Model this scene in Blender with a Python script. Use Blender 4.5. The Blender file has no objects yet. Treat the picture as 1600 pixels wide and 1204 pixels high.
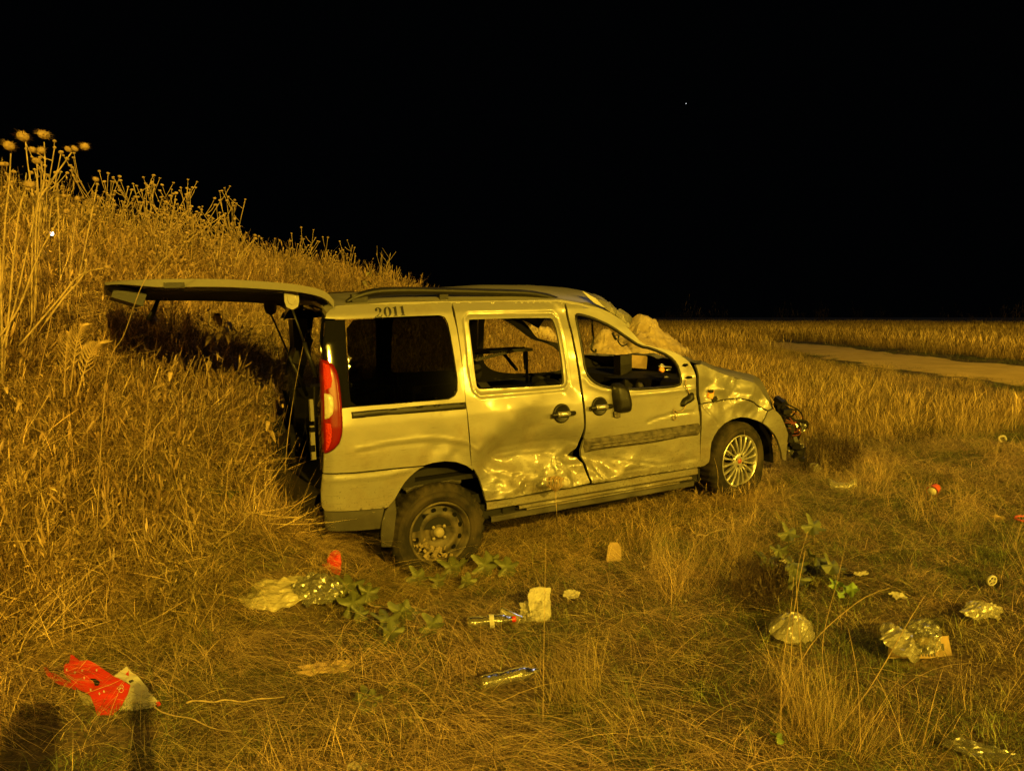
import bpy, bmesh, math, random, time
import numpy as np
from mathutils import Vector, Matrix
from mathutils.geometry import delaunay_2d_cdt

scene = bpy.context.scene
COL = scene.collection
PI = math.pi
random.seed(7)
rng = np.random.default_rng(11)

# ------------------------------------------------------------------ camera, sky, light, exposure
FPX = 1186.0                                   # focal length in pixels of the 1600 px wide photograph
PITCH = math.atan((602 - 492) / FPX)
CAM = np.array([0.0, 0.0, 1.65])
cam = bpy.data.cameras.new('camera')
cam.sensor_width = 36.0
cam.lens = 36.0 * FPX / 1600.0
cam.clip_start = 0.02
cam.clip_end = 2000
cam_o = bpy.data.objects.new('camera', cam)
cam_o.location = CAM
cam_o.rotation_euler = (PI / 2 - PITCH, 0, 0)
COL.objects.link(cam_o)
scene.camera = cam_o

world = bpy.data.worlds.new('World')
scene.world = world
world.use_nodes = True
bg = world.node_tree.nodes['Background']
bg.inputs['Color'].default_value = (0.55, 0.75, 1.0, 1)
bg.inputs['Strength'].default_value = 0.0006   # night: almost black sky

scene.view_settings.view_transform = 'Standard'
scene.view_settings.look = 'None'
scene.view_settings.exposure = 0.0
scene.view_settings.gamma = 1.0
scene.cycles.caustics_reflective = False
scene.cycles.caustics_refractive = False
scene.cycles.max_bounces = 6
scene.cycles.diffuse_bounces = 3
scene.cycles.transparent_max_bounces = 24
scene.cycles.use_denoising = True

# added cool fill lamp, aimed from beyond the field to tint shadows and tops
cool_fill = bpy.data.lights.new('cool_fill', 'SUN')
cool_fill.energy = 0.085
cool_fill.color = (0.80, 0.84, 1.0)
cool_fill.angle = math.radians(4)
cool_fill_o = bpy.data.objects.new('cool_fill', cool_fill)
cool_fill_o.rotation_euler = (math.radians(-42), 0, math.radians(-35))
COL.objects.link(cool_fill_o)

SODIUM = (1.0, 0.605, 0.036)
LAMP_POWER = 36500.0
# street lamps along the road behind the camera: they light the scene and show in the van's window
LAMPS = [(-20.0, -16.2, 9.6), (8.36, -16.65, 10.3), (27.0, -13.8, 10.4), (50.0, -14.5, 10.4)]

# ------------------------------------------------------------------ materials
def new_mat(name):
    m = bpy.data.materials.new(name)
    m.use_nodes = True
    nt = m.node_tree
    return m, nt, nt.nodes['Principled BSDF']

def link(nt, a, b):
    nt.links.new(a, b)

def mat(name, col, rough=0.5, metal=0.0, var=0.0, scale=6.0, bump=0.0, bscale=60.0, coat=0.0, col2=None, emit=None, estr=0.0, spec=0.5):
    m, nt, b = new_mat(name)
    b.inputs['Base Color'].default_value = (*col, 1)
    b.inputs['Roughness'].default_value = rough
    b.inputs['Metallic'].default_value = metal
    b.inputs['Coat Weight'].default_value = coat
    b.inputs['Coat Roughness'].default_value = 0.12
    b.inputs['Specular IOR Level'].default_value = spec
    tc = nt.nodes.new('ShaderNodeTexCoord')
    if var > 0 or col2:
        n = nt.nodes.new('ShaderNodeTexNoise')
        n.inputs['Scale'].default_value = scale
        n.inputs['Detail'].default_value = 6
        link(nt, tc.outputs['Object'], n.inputs['Vector'])
        mx = nt.nodes.new('ShaderNodeMix')
        mx.data_type = 'RGBA'
        c2 = col2 if col2 else tuple(c * (1 - var) for c in col)
        mx.inputs['A'].default_value = (*col, 1)
        mx.inputs['B'].default_value = (*c2, 1)
        r = nt.nodes.new('ShaderNodeMapRange')
        r.inputs['From Min'].default_value = 0.4
        r.inputs['From Max'].default_value = 0.65
        link(nt, n.outputs['Fac'], r.inputs['Value'])
        link(nt, r.outputs['Result'], mx.inputs['Factor'])
        link(nt, mx.outputs['Result'], b.inputs['Base Color'])
    if bump > 0:
        n2 = nt.nodes.new('ShaderNodeTexNoise')
        n2.inputs['Scale'].default_value = bscale
        n2.inputs['Detail'].default_value = 5
        link(nt, tc.outputs['Object'], n2.inputs['Vector'])
        bp = nt.nodes.new('ShaderNodeBump')
        bp.inputs['Strength'].default_value = bump
        bp.inputs['Distance'].default_value = 0.01
        link(nt, n2.outputs['Fac'], bp.inputs['Height'])
        link(nt, bp.outputs['Normal'], b.inputs['Normal'])
    if emit:
        b.inputs['Emission Color'].default_value = (*emit, 1)
        b.inputs['Emission Strength'].default_value = estr
    return m

def glass_mat(name, tint, rough=0.02, spec_mix=1.0, body=0.0, body_col=(0.5, 0.5, 0.5), bump=0.0):
    """thin sheet: tinted see-through with a fresnel reflection and an optional milky body"""
    m, nt, b = new_mat(name)
    nt.nodes.remove(b)
    out = nt.nodes['Material Output']
    tr = nt.nodes.new('ShaderNodeBsdfTransparent')
    tr.inputs['Color'].default_value = (*tint, 1)
    gl = nt.nodes.new('ShaderNodeBsdfGlossy')
    gl.inputs['Roughness'].default_value = rough
    gl.inputs['Color'].default_value = (spec_mix, spec_mix, spec_mix, 1)
    fr = nt.nodes.new('ShaderNodeFresnel')
    fr.inputs['IOR'].default_value = 1.5
    mx = nt.nodes.new('ShaderNodeMixShader')
    link(nt, fr.outputs['Fac'], mx.inputs['Fac'])
    base = tr.outputs['BSDF']
    if body > 0:
        df = nt.nodes.new('ShaderNodeBsdfDiffuse')
        df.inputs['Color'].default_value = (*body_col, 1)
        m2 = nt.nodes.new('ShaderNodeMixShader')
        m2.inputs['Fac'].default_value = body
        link(nt, tr.outputs['BSDF'], m2.inputs[1])
        link(nt, df.outputs['BSDF'], m2.inputs[2])
        base = m2.outputs['Shader']
    link(nt, base, mx.inputs[1])
    link(nt, gl.outputs['BSDF'], mx.inputs[2])
    link(nt, mx.outputs['Shader'], out.inputs['Surface'])
    if bump > 0:
        tc = nt.nodes.new('ShaderNodeTexCoord')
        n2 = nt.nodes.new('ShaderNodeTexNoise')
        n2.inputs['Scale'].default_value = 45
        link(nt, tc.outputs['Object'], n2.inputs['Vector'])
        bp = nt.nodes.new('ShaderNodeBump')
        bp.inputs['Strength'].default_value = bump
        bp.inputs['Distance'].default_value = 0.02
        link(nt, n2.outputs['Fac'], bp.inputs['Height'])
        link(nt, bp.outputs['Normal'], gl.inputs['Normal'])
        link(nt, bp.outputs['Normal'], fr.inputs['Normal'])
    return m

def paint_mat():
    m, nt, b = new_mat('silver_paint')
    tc = nt.nodes.new('ShaderNodeTexCoord')
    n = nt.nodes.new('ShaderNodeTexNoise')
    n.inputs['Scale'].default_value = 5.0
    n.inputs['Detail'].default_value = 9
    n.inputs['Roughness'].default_value = 0.65
    link(nt, tc.outputs['Object'], n.inputs['Vector'])
    # dust: thicker low on the body, where a van driven over dirt collects it
    sep = nt.nodes.new('ShaderNodeSeparateXYZ')
    link(nt, tc.outputs['Object'], sep.inputs['Vector'])
    lo = nt.nodes.new('ShaderNodeMapRange')
    lo.inputs['From Min'].default_value = 1.0
    lo.inputs['From Max'].default_value = 0.35
    lo.inputs['To Min'].default_value = -0.05
    lo.inputs['To Max'].default_value = 0.16
    link(nt, sep.outputs['Z'], lo.inputs['Value'])
    ad = nt.nodes.new('ShaderNodeMath')
    ad.operation = 'ADD'
    link(nt, n.outputs['Fac'], ad.inputs[0])
    link(nt, lo.outputs['Result'], ad.inputs[1])
    rp = nt.nodes.new('ShaderNodeMapRange')
    rp.inputs['From Min'].default_value = 0.50
    rp.inputs['From Max'].default_value = 0.78
    link(nt, ad.outputs['Value'], rp.inputs['Value'])
    mx = nt.nodes.new('ShaderNodeMix')
    mx.data_type = 'RGBA'
    mx.inputs['A'].default_value = (0.196, 0.188, 0.160, 1)
    mx.inputs['B'].default_value = (0.140, 0.118, 0.082, 1)
    link(nt, rp.outputs['Result'], mx.inputs['Factor'])
    # fine scratches
    mp = nt.nodes.new('ShaderNodeMapping')
    mp.inputs['Scale'].default_value = (3.0, 3.0, 60.0)
    mp.inputs['Rotation'].default_value = (0, 0.25, 0)
    link(nt, tc.outputs['Object'], mp.inputs['Vector'])
    sc = nt.nodes.new('ShaderNodeTexNoise')
    sc.inputs['Scale'].default_value = 3.0
    sc.inputs['Detail'].default_value = 4
    link(nt, mp.outputs['Vector'], sc.inputs['Vector'])
    sr = nt.nodes.new('ShaderNodeMapRange')
    sr.inputs['From Min'].default_value = 0.66
    sr.inputs['From Max'].default_value = 0.70
    sr.inputs['To Max'].default_value = 0.55
    sl = nt.nodes.new('ShaderNodeMath')
    sl.operation = 'MULTIPLY_ADD'
    sl.inputs[1].default_value = 0.55
    link(nt, lo.outputs['Result'], sl.inputs[0])
    link(nt, sc.outputs['Fac'], sl.inputs[2])
    link(nt, sl.outputs['Value'], sr.inputs['Value'])
    # mud specks, denser low down
    sp = nt.nodes.new('ShaderNodeTexNoise')
    sp.inputs['Scale'].default_value = 75.0
    sp.inputs['Detail'].default_value = 3
    link(nt, tc.outputs['Object'], sp.inputs['Vector'])
    sa = nt.nodes.new('ShaderNodeMath')
    sa.operation = 'ADD'
    link(nt, sp.outputs['Fac'], sa.inputs[0])
    link(nt, lo.outputs['Result'], sa.inputs[1])
    sm = nt.nodes.new('ShaderNodeMapRange')
    sm.inputs['From Min'].default_value = 0.70
    sm.inputs['From Max'].default_value = 0.80
    sm.inputs['To Max'].default_value = 0.75
    link(nt, sa.outputs['Value'], sm.inputs['Value'])
    mm0 = nt.nodes.new('ShaderNodeMath')
    mm0.operation = 'MAXIMUM'
    link(nt, sr.outputs['Result'], mm0.inputs[0])
    link(nt, sm.outputs['Result'], mm0.inputs[1])
    m3 = nt.nodes.new('ShaderNodeMix')
    m3.data_type = 'RGBA'
    m3.inputs['B'].default_value = (0.075, 0.065, 0.05, 1)
    link(nt, mx.outputs['Result'], m3.inputs['A'])
    link(nt, mm0.outputs['Value'], m3.inputs['Factor'])
    link(nt, m3.outputs['Result'], b.inputs['Base Color'])
    b.inputs['Metallic'].default_value = 0.30
    rr = nt.nodes.new('ShaderNodeMapRange')
    rr.inputs['To Min'].default_value = 0.40
    rr.inputs['To Max'].default_value = 0.62
    link(nt, rp.outputs['Result'], rr.inputs['Value'])
    link(nt, rr.outputs['Result'], b.inputs['Roughness'])
    b.inputs['Coat Weight'].default_value = 0.45
    b.inputs['Coat Roughness'].default_value = 0.12
    return m

def grass_mat(name, dry, green, green_amt=0.35, nscale=0.9, transl=0.16, green_bias=0.0):
    m, nt, b = new_mat(name)
    nt.nodes.remove(b)
    out = nt.nodes['Material Output']
    at = nt.nodes.new('ShaderNodeAttribute')
    at.attribute_name = 'tint'
    oi = nt.nodes.new('ShaderNodeObjectInfo')
    ge = nt.nodes.new('ShaderNodeNewGeometry')
    n = nt.nodes.new('ShaderNodeTexNoise')
    n.inputs['Scale'].default_value = nscale
    n.inputs['Detail'].default_value = 4
    link(nt, ge.outputs['Position'], n.inputs['Vector'])
    ad = nt.nodes.new('ShaderNodeMath')
    ad.operation = 'MULTIPLY_ADD'
    ad.inputs[1].default_value = 0.22
    link(nt, oi.outputs['Random'], ad.inputs[0])
    link(nt, n.outputs['Fac'], ad.inputs[2])
    rp = nt.nodes.new('ShaderNodeMapRange')
    rp.inputs['From Min'].default_value = 0.60 - green_bias
    rp.inputs['From Max'].default_value = 0.78 - green_bias
    rp.inputs['To Max'].default_value = green_amt
    link(nt, ad.outputs['Value'], rp.inputs['Value'])
    mx = nt.nodes.new('ShaderNodeMix')
    mx.data_type = 'RGBA'
    mx.inputs['A'].default_value = (*dry, 1)
    mx.inputs['B'].default_value = (*green, 1)
    link(nt, rp.outputs['Result'], mx.inputs['Factor'])
    mu = nt.nodes.new('ShaderNodeMix')
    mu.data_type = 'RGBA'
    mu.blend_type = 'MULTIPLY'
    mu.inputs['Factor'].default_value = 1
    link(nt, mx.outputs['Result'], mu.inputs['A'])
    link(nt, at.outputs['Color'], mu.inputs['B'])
    # tuft to tuft brightness
    br = nt.nodes.new('ShaderNodeMapRange')
    br.inputs['To Min'].default_value = 0.65
    br.inputs['To Max'].default_value = 1.25
    link(nt, oi.outputs['Random'], br.inputs['Value'])
    m4 = nt.nodes.new('ShaderNodeVectorMath')
    m4.operation = 'SCALE'
    link(nt, mu.outputs['Result'], m4.inputs[0])
    link(nt, br.outputs['Result'], m4.inputs['Scale'])
    df = nt.nodes.new('ShaderNodeBsdfDiffuse')
    tl = nt.nodes.new('ShaderNodeBsdfTranslucent')
    link(nt, m4.outputs[0], df.inputs['Color'])
    link(nt, m4.outputs[0], tl.inputs['Color'])
    mm = nt.nodes.new('ShaderNodeMixShader')
    mm.inputs['Fac'].default_value = transl
    link(nt, df.outputs['BSDF'], mm.inputs[1])
    link(nt, tl.outputs['BSDF'], mm.inputs[2])
    gl = nt.nodes.new('ShaderNodeBsdfGlossy')
    gl.inputs['Roughness'].default_value = 0.45
    gl.inputs['Color'].default_value = (0.6, 0.6, 0.6, 1)
    mg = nt.nodes.new('ShaderNodeMixShader')
    mg.inputs['Fac'].default_value = 0.04
    link(nt, mm.outputs['Shader'], mg.inputs[1])
    link(nt, gl.outputs['BSDF'], mg.inputs[2])
    link(nt, mg.outputs['Shader'], out.inputs['Surface'])
    return m

M = {}
M['paint'] = paint_mat()
M['trim'] = mat('dark_interior_trim', (0.012, 0.0115, 0.011), 0.7, bump=0.2, bscale=200, spec=0.15)
M['black'] = mat('black_plastic', (0.009, 0.0085, 0.008), 0.45, var=0.4, bump=0.15, bscale=150, spec=0.3)
M['gloss'] = mat('gloss_black', (0.006, 0.006, 0.006), 0.03)
M['grey_plastic'] = mat('scuffed_grey_plastic', (0.085, 0.074, 0.058), 0.65, col2=(0.030, 0.026, 0.022), scale=22, bump=0.4, bscale=80, spec=0.3)
M['bumper'] = mat('grey_bumper_plastic', (0.055, 0.05, 0.043), 0.6, var=0.35, bump=0.2, spec=0.25)
M['rubber'] = mat('dusty_tyre_rubber', (0.016, 0.0145, 0.013), 0.9, col2=(0.050, 0.040, 0.028), scale=7, bump=0.4, bscale=120, spec=0.12)
M['alloy'] = mat('alloy_wheel', (0.62, 0.61, 0.58), 0.32, 0.75, var=0.25, scale=14)
M['steel'] = mat('rusty_steel_wheel', (0.030, 0.026, 0.021), 0.6, 0.1, col2=(0.10, 0.08, 0.05), scale=11, bump=0.3, spec=0.3)
M['chrome'] = mat('bright_metal', (0.75, 0.75, 0.72), 0.15, 0.95)
M['mud'] = mat('dry_mud', (0.20, 0.155, 0.09), 0.9, var=0.4, scale=25, bump=0.8)
M['hole'] = mat('dark_hole', (0.006, 0.006, 0.006), 0.9, spec=0.0)
M['ink'] = mat('black_lettering', (0.008, 0.008, 0.008), 0.5)
M['dirtyglass'] = glass_mat('tinted_glass', (0.032, 0.032, 0.03), 0.035)
M['clear'] = glass_mat('clear_plastic', (0.90, 0.91, 0.86), 0.22, body=0.12, body_col=(0.36, 0.34, 0.26), bump=0.18)
M['milky'] = glass_mat('milky_plastic', (0.8, 0.8, 0.75), 0.25, body=0.5, body_col=(0.30, 0.275, 0.21), bump=0.15)
M['bagfilm'] = glass_mat('yellowed_film', (0.8, 0.78, 0.6), 0.15, body=0.65, body_col=(0.46, 0.41, 0.25), bump=0.4)
M['red'] = mat('red_plastic', (0.50, 0.020, 0.012), 0.42, var=0.25, scale=30)
M['orange_red'] = mat('orange_red_plastic', (0.58, 0.09, 0.04), 0.4)
M['white'] = mat('white_card', (0.45, 0.43, 0.37), 0.65, var=0.15, scale=20)
M['paper'] = mat('crumpled_paper', (0.36, 0.335, 0.27), 0.8, var=0.2, scale=20)
M['cardboard'] = mat('cardboard', (0.30, 0.21, 0.11), 0.85, var=0.25, scale=12)
M['stick'] = mat('pale_dry_stick', (0.33, 0.25, 0.15), 0.8, var=0.3, scale=30, bump=0.4)
M['stalk'] = mat('dry_stalk', (0.36, 0.26, 0.14), 0.8, var=0.5, scale=18, bump=0.3)
M['head'] = mat('thistle_head', (0.34, 0.235, 0.125), 0.85, var=0.35, scale=40)
M['leaf'] = mat('olive_leaf', (0.088, 0.098, 0.032), 0.55, var=0.35, scale=14, bump=0.3)
M['leaf_bright'] = mat('bright_leaf', (0.15, 0.23, 0.05), 0.5, var=0.2, scale=14)
M['leaf_dry'] = mat('dry_leaf', (0.44, 0.31, 0.15), 0.7, var=0.4, scale=25)
M['earth'] = mat('pale_earth', (0.60, 0.48, 0.30), 0.95, col2=(0.36, 0.27, 0.15), scale=3.2, bump=1.0, bscale=7)
M['orange_lamp'] = mat('amber_plastic', (0.75, 0.33, 0.08), 0.3)
M['cream_lens'] = mat('cream_lens', (0.30, 0.275, 0.20), 0.35, coat=0.1, bump=0.5, bscale=40)
M['red_lens'] = mat('red_lens', (0.13, 0.004, 0.003), 0.30, coat=0.05, spec=0.15)
M['red_bright'] = mat('red_reflector', (0.34, 0.012, 0.007), 0.4, coat=0.0, spec=0.2, bump=1.0, bscale=90)
M['skin'] = mat('skin', (0.45, 0.30, 0.22), 0.6)
M['cloth'] = mat('dark_cloth', (0.03, 0.032, 0.04), 0.9, bump=0.3, spec=0.1)
M['galv'] = mat('galvanised_steel', (0.35, 0.35, 0.34), 0.5, 0.6, var=0.2)
M['lamp_glow'] = mat('sodium_lens', (0.8, 0.6, 0.2), 0.4, emit=SODIUM, estr=900.0)
M['led_glow'] = mat('white_lamp_glow', (0.9, 0.95, 1.0), 0.4, emit=(0.72, 0.9, 1.0), estr=7.0)
M['star_glow'] = mat('star_glow', (1, 1, 1), 0.5, emit=(0.9, 0.95, 1.0), estr=1.2)
STRAW = (0.66, 0.475, 0.27)
GREEN = (0.17, 0.19, 0.065)
M['straw'] = grass_mat('matted_straw', STRAW, GREEN, 0.55, 0.9)
M['turf'] = grass_mat('short_green_turf', (0.42, 0.33, 0.15), (0.15, 0.185, 0.06), 0.95, 1.1, 0.2, 0.16)
M['tall'] = grass_mat('tall_dry_grass', (0.66, 0.47, 0.26), (0.26, 0.235, 0.10), 0.5, 0.25)
M['bank'] = grass_mat('bank_straw', (0.49, 0.335, 0.185), (0.20, 0.19, 0.075), 0.5, 0.8)

# ------------------------------------------------------------------ numpy noise
def _hash(ix, iy, seed):
    h = (ix.astype(np.int64) * 374761393 + iy.astype(np.int64) * 668265263 + seed * 144269504) & 0xffffffff
    h = ((h ^ (h >> 13)) * 1274126177) & 0xffffffff
    return ((h ^ (h >> 16)) & 0xffff) / 65535.0

def vnoise(x, y, seed=0):
    x = np.asarray(x, float); y = np.asarray(y, float)
    ix = np.floor(x); iy = np.floor(y)
    fx = x - ix; fy = y - iy
    fx = fx * fx * (3 - 2 * fx); fy = fy * fy * (3 - 2 * fy)
    a = _hash(ix, iy, seed); b = _hash(ix + 1, iy, seed)
    c = _hash(ix, iy + 1, seed); d = _hash(ix + 1, iy + 1, seed)
    return (a * (1 - fx) + b * fx) * (1 - fy) + (c * (1 - fx) + d * fx) * fy

def fbm(x, y, seed=0, oct=4):
    s = 0; a = 0.5; f = 1.0
    for i in range(oct):
        s = s + a * vnoise(np.asarray(x) * f, np.asarray(y) * f, seed + i * 17)
        a *= 0.5; f *= 2.03
    return s

def sstep(a, b, v):
    t = np.clip((np.asarray(v, float) - a) / (b - a), 0, 1)
    return t * t * (3 - 2 * t)

# ------------------------------------------------------------------ terrain
def bank_st(x, y):
    s = (x + 2.35) * -0.937 + (y - 4.0) * 0.349
    t = (x + 2.6) * 0.349 + (y - 4.0) * 0.937
    return s, t

def height(x, y):
    x = np.asarray(x, float); y = np.asarray(y, float)
    q = (0.878 * x + 0.477 * (y - 4.85) + 0.4) / 2.7
    h = 0.17 * sstep(0, 1, q)
    far = sstep(5, 14, np.hypot(x, y))
    h = h + (fbm(x * 0.55, y * 0.55, 3) - 0.47) * (0.10 + 0.02 * far)
    h = h + (fbm(x * 3.1, y * 3.1, 9) - 0.47) * 0.05
    s, t = bank_st(x, y)
    hc = np.interp(t, [-40, -3, 2, 4.4, 7, 9, 11, 13.5, 16], [2.5, 2.5, 2.25, 2.05, 1.75, 1.40, 0.95, 0.3, 0])
    s2 = s + (fbm(x * 0.8, y * 0.8, 5) - 0.47) * 1.2
    prof = sstep(-0.9, 3.3, s2) * (1 - sstep(5.0, 9.5, s2))
    tail = .42 * np.exp(-(((x + 2.95) / .80) ** 2 + ((y - 5.2) / .95) ** 2))
    hump = tail + .40 * np.exp(-(((x + 1.45) / .36) ** 2 + ((y - 4.28) / .46) ** 2))
    return h + hc * prof + hump

def ray(px, py):
    a = (px - 800) / FPX; d = (py - 602) / FPX
    return np.array([a, math.cos(PITCH) - math.sin(PITCH) * d, -math.cos(PITCH) * d - math.sin(PITCH)])

def ground(px, py):
    """where a line of sight meets the terrain"""
    r = ray(px, py)
    t = np.concatenate([np.linspace(1.0, 20, 1200), np.linspace(20, 200, 1200)])
    P = CAM[None] + t[:, None] * r[None]
    hit = np.nonzero(P[:, 2] < height(P[:, 0], P[:, 1]))[0]
    k = max(int(hit[0]) if len(hit) else len(t) - 1, 1)
    t = np.linspace(t[k - 1], t[k], 20)
    P = CAM[None] + t[:, None] * r[None]
    hit = np.nonzero(P[:, 2] < height(P[:, 0], P[:, 1]))[0]
    p = P[int(hit[0]) if len(hit) else -1]
    return Vector((p[0], p[1], float(height(p[0], p[1]))))

def at(px, py, depth):
    """point on the line of sight at a distance (metres along y)"""
    r = ray(px, py)
    return Vector(CAM + r * (depth / r[1]))

# ------------------------------------------------------------------ mesh helpers
def tag(o, label=None, cat=None, group=None, kind=None):
    if label: o['label'] = label
    if cat: o['category'] = cat
    if group: o['group'] = group
    if kind: o['kind'] = kind
    return o

def empty(name, loc=(0, 0, 0), rz=0.0):
    o = bpy.data.objects.new(name, None)
    o.location = loc
    o.rotation_euler = (0, 0, rz)
    o.empty_display_size = 0.2
    COL.objects.link(o)
    return o

def link_mesh(name, me, parent=None):
    o = bpy.data.objects.new(name, me)
    COL.objects.link(o)
    if parent is not None:
        o.parent = parent
    return o

def copy_tree(o, parent=None):
    c = o.copy()
    COL.objects.link(c)
    if parent is not None:
        c.parent = parent
    for ch in list(o.children):
        copy_tree(ch, c)
    return c

class MB:
    def __init__(self):
        self.v = []; self.f = []; self.m = []
    def add(self, vs, fs, mi=0):
        k = len(self.v)
        self.v += [tuple(map(float, p)) for p in vs]
        self.f += [tuple(i + k for i in f) for f in fs]
        self.m += [mi] * len(fs)
        return self
    def box(self, c, size, rot=None, mi=0):
        hx, hy, hz = (s / 2 for s in size)
        vs = [Vector((x, y, z)) for x in (-hx, hx) for y in (-hy, hy) for z in (-hz, hz)]
        if rot is not None:
            vs = [rot @ p for p in vs]
        c = Vector(c)
        fs = [(0, 1, 3, 2), (4, 6, 7, 5), (0, 4, 5, 1), (2, 3, 7, 6), (0, 2, 6, 4), (1, 5, 7, 3)]
        return self.add([p + c for p in vs], fs, mi)
    def tube(self, pts, rad, n=6, mi=0, cap=True):
        pts = [Vector(p) for p in pts]
        if not hasattr(rad, '__len__'):
            rad = [rad] * len(pts)
        vs = []; fs = []
        up = Vector((0, 0, 1))
        for i, p in enumerate(pts):
            d = (pts[min(i + 1, len(pts) - 1)] - pts[max(i - 1, 0)]).normalized()
            a = d.cross(up)
            if a.length < 0.05:
                a = d.cross(Vector((1, 0, 0)))
            a.normalize(); b = a.cross(d)
            for k in range(n):
                t = 2 * PI * k / n
                vs.append(p + (a * math.cos(t) + b * math.sin(t)) * rad[i])
        for i in range(len(pts) - 1):
            for k in range(n):
                k2 = (k + 1) % n
                fs.append((i * n + k, i * n + k2, (i + 1) * n + k2, (i + 1) * n + k))
        if cap:
            fs.append(tuple(range(n - 1, -1, -1)))
            fs.append(tuple((len(pts) - 1) * n + k for k in range(n)))
        return self.add(vs, fs, mi)
    def lathe(self, prof, n=32, axis='y', mi=0, radial=None, close=False):
        """prof: (radius, along axis)"""
        vs = []; fs = []
        for k in range(n):
            t = 2 * PI * k / n
            for j, (r, a) in enumerate(prof):
                if radial:
                    r = r + radial(j, k, t)
                if axis == 'y': vs.append((r * math.cos(t), a, r * math.sin(t)))
                elif axis == 'z': vs.append((r * math.cos(t), r * math.sin(t), a))
                else: vs.append((a, r * math.cos(t), r * math.sin(t)))
        m = len(prof)
        for k in range(n):
            k2 = (k + 1) % n
            for j in range(m - 1):
                fs.append((k * m + j, k * m + j + 1, k2 * m + j + 1, k2 * m + j))
        return self.add(vs, fs, mi)
    def grid(self, P, mi=0):
        """P[i][j] points"""
        n = len(P); m = len(P[0])
        vs = [p for r in P for p in r]
        fs = [(i * m + j, (i + 1) * m + j, (i + 1) * m + j + 1, i * m + j + 1) for i in range(n - 1) for j in range(m - 1)]
        return self.add(vs, fs, mi)
    def mesh(self, name, mats, smooth=False):
        me = bpy.data.meshes.new(name)
        me.from_pydata(self.v, [], self.f)
        for mm in (mats if isinstance(mats, (list, tuple)) else [mats]):
            me.materials.append(mm)
        me.polygons.foreach_set('material_index', self.m)
        if smooth:
            me.polygons.foreach_set('use_smooth', [True] * len(self.f))
        me.update()
        return me
    def build(self, name, mats, parent=None, smooth=False):
        return link_mesh(name, self.mesh(name, mats, smooth), parent)

def catmull(pts, n=6):
    pts = [Vector(p) for p in pts]
    out = []
    for i in range(len(pts) - 1):
        p0 = pts[max(i - 1, 0)]; p1 = pts[i]; p2 = pts[i + 1]; p3 = pts[min(i + 2, len(pts) - 1)]
        for k in range(n):
            t = k / n
            out.append(0.5 * ((2 * p1) + (p2 - p0) * t + (2 * p0 - 5 * p1 + 4 * p2 - p3) * t * t + (3 * p1 - p0 - 3 * p2 + p3) * t ** 3))
    out.append(pts[-1])
    return out

# ------------------------------------------------------------------ the van: where it stands
def van_pose():
    yaw, pit, dep = math.radians(61.5), math.radians(1.8), 4.85
    X = np.array([math.sin(yaw) * math.cos(pit), math.cos(yaw) * math.cos(pit), math.sin(pit)])
    Y = np.cross([0, 0, 1], X); Y /= np.linalg.norm(Y)
    Z = np.cross(X, Y)
    R = np.stack([X, Y, Z], 1)
    r = ray(687, 832)
    t = CAM + r * dep / (r[1] * math.cos(PITCH) - r[2] * math.sin(PITCH))
    return R, t - R @ np.array([0, -0.80, 0.25])
VR, VT = van_pose()

HZ = [.0, .2, .3, .45, .65, .85, 1.0, 1.1, 1.3, 1.5, 1.65, 1.72, 1.8]
HW = [.78, .80, .835, .855, .861, .858, .850, .835, .795, .75, .705, .66, .6]

def width(x, z):
    x = np.asarray(x, float)
    w = np.interp(z, HZ, HW)
    w = w - np.where(x > 2.4, .07 * (x - 2.4) ** 2, 0)
    w = w - np.where(x > 2.9, .55 * (x - 2.9) ** 2, 0)
    w = w - np.where(x < -.45, .45 * (-.45 - x) ** 2, 0)
    w = w - np.where(x < -.66, 5.0 * (-.66 - x) ** 2, 0)
    return w

def on_side(px, py):
    """(x, z) of the near side of the body where the photo shows this point"""
    d = VR.T @ ray(px, py); o = VR.T @ (CAM - VT); y = -.86
    for i in range(14):
        t = (y - o[1]) / d[1]; q = o + d * t
        y = -float(width(q[0], q[2]))
    return (q[0], q[2])

def on_plane(px, py, y):
    d = VR.T @ ray(px, py); o = VR.T @ (CAM - VT)
    t = (y - o[1]) / d[1]
    return Vector(o + d * t)

def survey(ox, oy, k, ky=None):
    ky = ky or k
    return lambda *pts: [on_side(ox + x * k, oy + y * ky) for x, y in pts]
C1 = survey(400, 420, .26582)
C2 = survey(700, 420, .26582)
C3 = survey(880, 460, .26582)
C4 = survey(400, 640, .26582)
C5 = survey(700, 640, .2625)
C8 = survey(1060, 540, .19934)
CK = survey(740, 660, .1375)
PX = survey(0, 0, 1.0)

# ---- damage to the near side: a smooth sheet through measured dents, plus crumpled metal
ctrl = []
def dents(fn, *pts):
    for x, y, mm in pts:
        q = fn((x, y))[0]
        ctrl.append((q[0], q[1], mm / 1000.0))
dents(CK, (80, 290, 4), (250, 150, 0), (450, 0, 0), (640, -190, 2), (280, 330, -70), (600, 270, -88), (1000, 220, -72), (1200, 190, -45),
      (300, 430, -88), (600, 380, -98), (900, 340, -90), (150, 560, -48), (500, 480, -80), (600, 600, -48), (300, 640, -30),
      (900, 500, -52), (1150, 400, -92), (1020, 560, -26), (1250, 500, -14), (150, 890, 4), (500, 820, -8), (900, 750, -22), (1300, 690, 6),
      (700, 60, -52), (780, 120, -40), (960, 40, -12), (1120, 0, -8), (1100, 95, -16), (1230, 20, -4), (20, 550, -12), (0, 270, -4), (90, 660, -10),
      (620, 160, -66), (400, 230, -55), (760, 640, -26), (430, 720, -14), (1080, 640, -4), (1180, 640, -16))
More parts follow.
